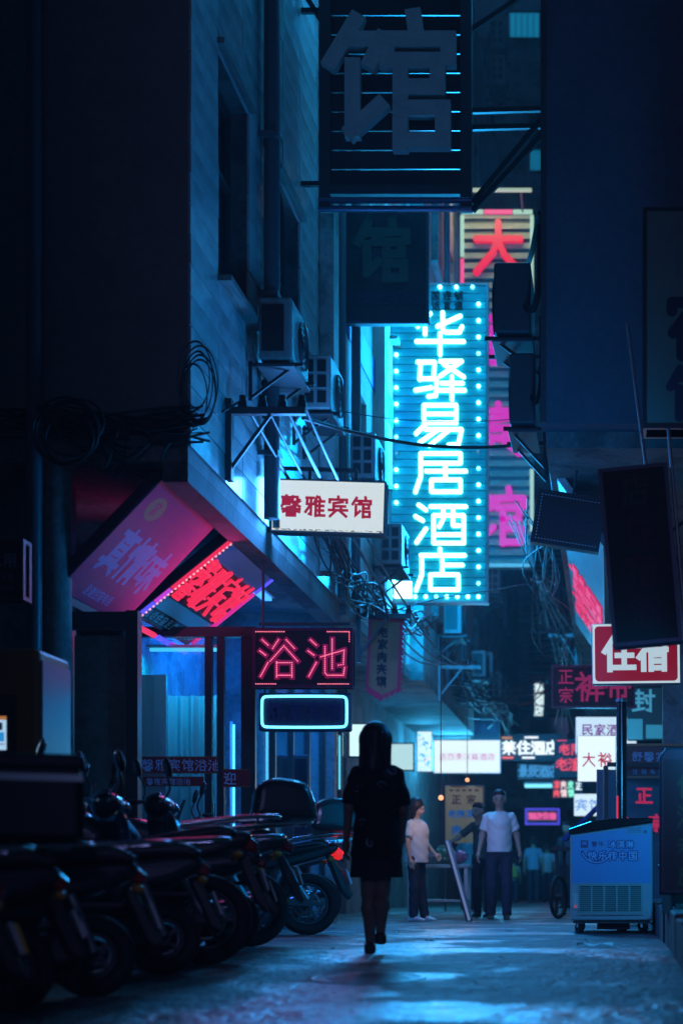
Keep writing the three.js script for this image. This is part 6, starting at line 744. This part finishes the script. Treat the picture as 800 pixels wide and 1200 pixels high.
function person(label, pos, ry, o) {
  const h = o.h ?? 1.7, k = h / 1.7, t = thing('person', label, 'person', pos); if (pos.y === 0) pos.y = t.position.y = roadY(pos.x, pos.z) - 0.003; t.rotation.y = ry;
  const J = { ankleL: [0.09, 0.09, 0], ankleR: [-0.09, 0.09, 0], kneeL: [0.095, 0.47, 0.015], kneeR: [-0.095, 0.47, 0.015], hipL: [0.088, 0.88, 0], hipR: [-0.088, 0.88, 0], pelvis: [0, 0.95, 0], waist: [0, 1.08, 0.005], chest: [0, 1.28, 0.005], neck: [0, 1.42, -0.012], head: [0, 1.6, 0.012], shL: [0.165, 1.37, -0.01], shR: [-0.165, 1.37, -0.01], elL: [0.23, 1.12, -0.03], elR: [-0.23, 1.12, -0.03], wrL: [0.245, 0.88, 0.03], wrR: [-0.245, 0.88, 0.03], ...(o.J ?? {}) };
  for (const n of Object.keys(J)) J[n] = J[n].map((v) => v * k);
  const m = o.mass ?? 1, r = (v) => v * k, mid = (a, b, u) => a.map((v, i) => v + (b[i] - v) * u), bnd = [0, 0.78 * k, 0];
  const HX = 0.5 * k, HY = 0.86 * k, HZ = 0.42 * k, res = o.res ?? 72;
  const limbs = [[J.shL, J.elL, r(0.04), r(0.036)], [J.shR, J.elR, r(0.04), r(0.036)], [J.elL, J.wrL, r(0.038), r(0.025)], [J.elR, J.wrR, r(0.038), r(0.025)], [J.hipL, J.kneeL, r(0.085), r(0.055)], [J.hipR, J.kneeR, r(0.085), r(0.055)], [J.kneeL, mid(J.kneeL, J.ankleL, 0.35), r(0.052), r(0.056)], [mid(J.kneeL, J.ankleL, 0.35), J.ankleL, r(0.056), r(0.034)], [J.kneeR, mid(J.kneeR, J.ankleR, 0.35), r(0.052), r(0.056)], [mid(J.kneeR, J.ankleR, 0.35), J.ankleR, r(0.056), r(0.034)]];
  const torso = [[J.pelvis, J.waist, r(0.095), r(0.09)], [J.waist, J.chest, r(0.09), r(0.1)], [J.chest, J.neck, r(0.095), r(0.052)], [J.shL, J.shR, r(0.036), r(0.036)], [J.hipL, J.hipR, r(0.07), r(0.07)]];
  const hand = (w, e, g) => { const q = new THREE.Quaternion().setFromUnitVectors(V(0, -1, 0), V(w[0] - e[0], w[1] - e[1], w[2] - e[2]).normalize()); return g.clone().scale(k, k, k).applyQuaternion(q).translate(...w); };
  const tilt = new THREE.Euler(o.nod ?? 0, o.turn ?? 0, 0), hd = (g) => g.scale(k, k, k).applyMatrix4(new THREE.Matrix4().makeRotationFromEuler(tilt)).translate(...J.head);
  part(t, 'body', [sdfMesh([...limbs, ...torso, [J.neck, mid(J.neck, J.head, 0.6), r(0.054), r(0.05)]], bnd, HX, HY, HZ, res, 0.03 * k), hd(HEAD.clone()), hand(J.wrL, J.elL, HANDS[1]), hand(J.wrR, J.elR, HANDS[0])], o.skin ?? SKIN);
  // shirt, with sleeves to the given share of the upper arm
  const ease = o.ease ?? 0.022, hem = J.pelvis.map((v, i) => i === 1 ? (o.hem ?? 0.9) * k : v), sl = o.sleeve ?? 0.75;
  const sb = [[J.chest, J.waist, r(0.128 * m + ease), r(0.12 * m + ease)], [J.waist, hem, r(0.12 * m + ease), r((o.hemR ?? 0.128) * m + ease)], [[J.shL[0] * 0.7, J.shL[1] - r(0.01), J.shL[2]], [J.shR[0] * 0.7, J.shR[1] - r(0.01), J.shR[2]], r(0.058 + ease * 0.3), r(0.058 + ease * 0.3)], [J.chest, mid(J.chest, J.neck, 0.75), r(0.115 + ease), r(0.068)], [J.shL, mid(J.shL, J.elL, sl), r(0.047 + ease * 0.3), r(0.047 + ease * 0.6), 1], [J.shR, mid(J.shR, J.elR, sl), r(0.047 + ease * 0.3), r(0.047 + ease * 0.6), 1]];
  const sg = cutBelow(sdfMesh(sb, bnd, HX, HY, HZ, res, 0.035 * k, [], 0.0055), hem[1] - r(0.03)); part(t, 'shirt', uvM(sg), o.shirt);
  if (o.skirt) part(t, 'skirt', new THREE.LatheGeometry([[0.13, 0], [0.14, -0.06], [0.15, -0.14], [0.158, -(o.skirt)], [0.15, -(o.skirt) - 0.004]].map(([a, b]) => new THREE.Vector2(a * k * 1.12, b * k)), 40).scale(1.12, 1, 0.82).translate(0, J.hipL[1], 0), o.bottom);
  else part(t, 'trousers', sdfMesh([[J.pelvis, mid(J.hipL, J.hipR, 0.5), r(0.118), r(0.112)], [J.hipL, J.kneeL, r(0.09), r(0.07)], [J.hipR, J.kneeR, r(0.09), r(0.07)], [J.kneeL, J.ankleL, r(0.073), r(0.064)], [J.kneeR, J.ankleR, r(0.073), r(0.064)]], bnd, HX, HY, HZ, res, 0.03 * k, [], 0.0045), o.bottom);
  const shoe = (a, y) => place(prof([[-0.1, -0.09], [-0.1, -0.02], [-0.05, 0.0], [0.04, -0.02], [0.13, -0.05], [0.16, -0.07], [0.15, -0.09]].map(([p, q]) => [p * k, q * k]), r(0.085), r(0.025), 3, false), 0, 0, 0, 0, -Math.PI / 2, 0).translate(a[0], a[1], a[2] + r(0.02));
  part(t, 'shoe', shoe(J.ankleL), o.shoes ?? M.black); part(t, 'shoe', shoe(J.ankleR), o.shoes ?? M.black);
  const hair = o.long ? sdfMesh([[[0, 0.05, -0.03], [0, -0.2, -0.075], 0.1, 0.08], [[0.06, 0.02, -0.03], [0.085, -0.25, -0.055], 0.05, 0.024], [[-0.06, 0.02, -0.03], [-0.085, -0.27, -0.05], 0.05, 0.022]], [0, -0.06, -0.03], 0.16, 0.26, 0.17, 50, 0.03, [[0, 0.045, -0.022, 0.104, 0.104, 0.108]]) : sdfMesh([], [0, 0.06, -0.02], 0.13, 0.14, 0.14, 44, 0.02, [[0, 0.058, -0.028, 0.083, 0.085, 0.096], [0, 0.085, 0.018, 0.07, 0.04, 0.06], [0, -0.01, -0.06, 0.07, 0.075, 0.055]]);
  const locks = []; if (o.long) { seed = 17; for (let i = 0; i < 46; i++) { const a = rnd(-2.3, 2.3) + Math.PI, R = rnd(0.098, 0.112), len = rnd(0.24, 0.36), w = rnd(-0.02, 0.02); locks.push(tube([[Math.sin(a) * 0.04, 0.13, -0.03 + Math.cos(a) * 0.04], [Math.sin(a) * R, 0.06, -0.025 + Math.cos(a) * R], [Math.sin(a) * (R + 0.004), -0.06, -0.03 + Math.cos(a) * R], [Math.sin(a) * (R * 0.95) + w, 0.06 - len, -0.04 + Math.cos(a) * R * 0.85]], rnd(0.004, 0.009), 12, 4)); } }
  part(t, 'hair', hd(one([hair, ...locks].map(plain))), o.hair ?? mat([0.012, 0.011, 0.012], 0.5));
  if (o.face) { for (const s of [-1, 1]) { part(t, 'eye', hd(ell(0.013, 0.006, 0.006, s * 0.03, -0.002, 0.086)), mat([0.02, 0.015, 0.012], 0.2)); part(t, 'eyebrow', hd(bx(0.034, 0.007, 0.008, s * 0.031, 0.024, 0.092)), mat([0.015, 0.012, 0.012], 0.7)); } part(t, 'mouth', hd(ell(0.022, 0.005, 0.006, 0, -0.066, 0.092)), mat([0.2, 0.07, 0.06], 0.5)); }
  return t;
}
function cutBelow(g, y) { const p = g.attributes.position; for (let i = 0; i < p.count; i++) if (p.getY(i) < y) p.setY(i, y); return g; }
const motif = canvas(512, 512, (g) => { g.fillStyle = '#08080b'; g.fillRect(0, 0, 512, 512); seed = 31; for (let i = 0; i < 15; i++) { g.save(); g.translate((i % 4) * 128 + rnd(20, 100), Math.floor(i / 4) * 128 + rnd(20, 100)); g.rotate(rnd(0, 6)); g.strokeStyle = ['#6a7884', '#4c6068', '#5a5462'][i % 3]; g.lineWidth = 7; g.beginPath(); g.ellipse(0, 0, 22, 11, 0, 0.4, 5); g.moveTo(-20, 8); g.quadraticCurveTo(0, 26, 24, 4); g.stroke(); g.restore(); } });
motif.wrapS = motif.wrapT = THREE.RepeatWrapping; motif.repeat.set(1.4, 1.4);
person('person walking away in a loose black patterned shirt, short skirt and long dark hair', V((441 - VX) / 164, roadY((441 - VX) / 164, -11.6) - 0.004, -11.6), Math.PI + 0.12, { h: 1.61, shirt: mat([1, 1, 1], 0.85, 0, { map: motif }), bottom: mat([0.016, 0.016, 0.02], 0.8), skirt: 0.3, hem: 0.76, hemR: 0.16, ease: 0.034, sleeve: 0.92, long: true, shoes: M.black, skin: mat([0.2, 0.13, 0.1], 0.55), turn: -0.35, res: 84,
  J: { kneeL: [0.06, 0.47, 0.05], ankleL: [0.05, 0.09, 0.06], kneeR: [-0.04, 0.47, 0.02], ankleR: [-0.035, 0.17, -0.22], hipL: [0.07, 0.88, 0], hipR: [-0.07, 0.88, 0], shL: [0.145, 1.36, -0.01], shR: [-0.145, 1.36, -0.01], elL: [0.205, 1.1, -0.04], wrL: [0.225, 0.86, 0.0], elR: [-0.2, 1.1, 0.03], wrR: [-0.19, 0.9, 0.14] } });
person('person in a pale short sleeved shirt and blue jeans walking towards the viewer', P(585, 1035, 84).setY(0), 0.05, { h: 1.78, mass: 1.12, shirt: mat([0.8, 0.8, 0.76], 0.8), bottom: mat([0.025, 0.035, 0.06], 0.85), shoes: mat([0.06, 0.04, 0.03], 0.5), face: true, hem: 0.93, J: { kneeL: [0.1, 0.48, 0.05], ankleL: [0.1, 0.09, 0.06], kneeR: [-0.1, 0.47, -0.02], ankleR: [-0.11, 0.09, -0.1], wrL: [0.27, 0.9, 0.06], wrR: [-0.27, 0.9, 0.06] } });
person('person in a white top and dark trousers standing sideways at the market table', P(488, 1035, 88).setY(0), 1.2, { h: 1.6, shirt: mat([0.6, 0.62, 0.62], 0.8), bottom: mat([0.012, 0.014, 0.03], 0.8), shoes: mat([0.6, 0.62, 0.62], 0.6), long: true, ease: 0.04, hem: 0.86, nod: 0.15, face: true, J: { elL: [0.22, 1.12, 0.02], wrL: [0.18, 0.95, 0.2], ankleL: [0.09, 0.09, 0.08] } });
person('person in a dark green shirt reaching over the market table behind the man in jeans', P(566, 1035, 78).setY(0), -0.25, { h: 1.7, shirt: mat([0.05, 0.09, 0.08], 0.8), bottom: mat([0.02, 0.025, 0.04], 0.8), face: true, turn: -0.3, J: { head: [-0.06, 1.58, 0.08], elR: [-0.36, 1.18, 0.12], wrR: [-0.56, 1.06, 0.18] } });
person('person in a light blue shirt walking away in the distance', P(625, 1035, 46).setY(0), Math.PI, { h: 1.66, mass: 1.15, shirt: mat([0.2, 0.36, 0.5], 0.8), bottom: mat([0.02, 0.025, 0.05], 0.8), res: 56 });
{ const t = person('child with a yellow backpack walking away beside the man in light blue', P(602, 1035, 46).setY(0), Math.PI, { h: 1.12, shirt: mat([0.4, 0.45, 0.5], 0.8), bottom: mat([0.02, 0.03, 0.06], 0.8), res: 56 }); part(t, 'backpack', rbx(0.24, 0.3, 0.12, 0.05, 0, 0.78, -0.15), mat([0.4, 0.3, 0.06], 0.7)); }
person('person in a white shirt walking away at the edge of the crowd', P(641, 1035, 44).setY(0), Math.PI + 0.2, { h: 1.55, shirt: mat([0.5, 0.55, 0.6], 0.8), bottom: mat([0.03, 0.04, 0.08], 0.8), res: 56 });
person('person in dark clothes standing in the far passage behind the crowd', P(607, 1035, 40).setY(0), 0.4, { h: 1.7, shirt: mat([0.03, 0.04, 0.07], 0.8), bottom: mat([0.02, 0.02, 0.03], 0.8), res: 56 });
person('person in dark clothes standing in the lit shop doorway behind the top boxes', P(316, 1035, 97).setY(0), 0.9, { h: 1.66, shirt: mat([0.03, 0.03, 0.04], 0.8), bottom: mat([0.02, 0.02, 0.03], 0.8), res: 60 });
person('person in a grey top carrying a bag near the beige banner', P(548, 1035, 60).setY(0), 2.6, { h: 1.62, shirt: mat([0.3, 0.32, 0.36], 0.8), bottom: mat([0.02, 0.025, 0.04], 0.8), long: true, res: 56 });
person('person in a dark jacket standing beside the handcart', P(664, 1035, 58).setY(0), -0.6, { h: 1.72, shirt: mat([0.05, 0.06, 0.09], 0.8), bottom: mat([0.02, 0.02, 0.03], 0.8), res: 56 });
person('person in a pink top at the far left of the crowd', P(588, 1035, 38).setY(0), 0.2, { h: 1.6, shirt: mat([0.45, 0.2, 0.28], 0.8), bottom: mat([0.03, 0.03, 0.05], 0.8), long: true, res: 50 });
scene.fog = new THREE.FogExp2(rgb(0.8, 0.9, 1), 0.0023);      // thin night haze down the lane
renderer.render(scene, camera);
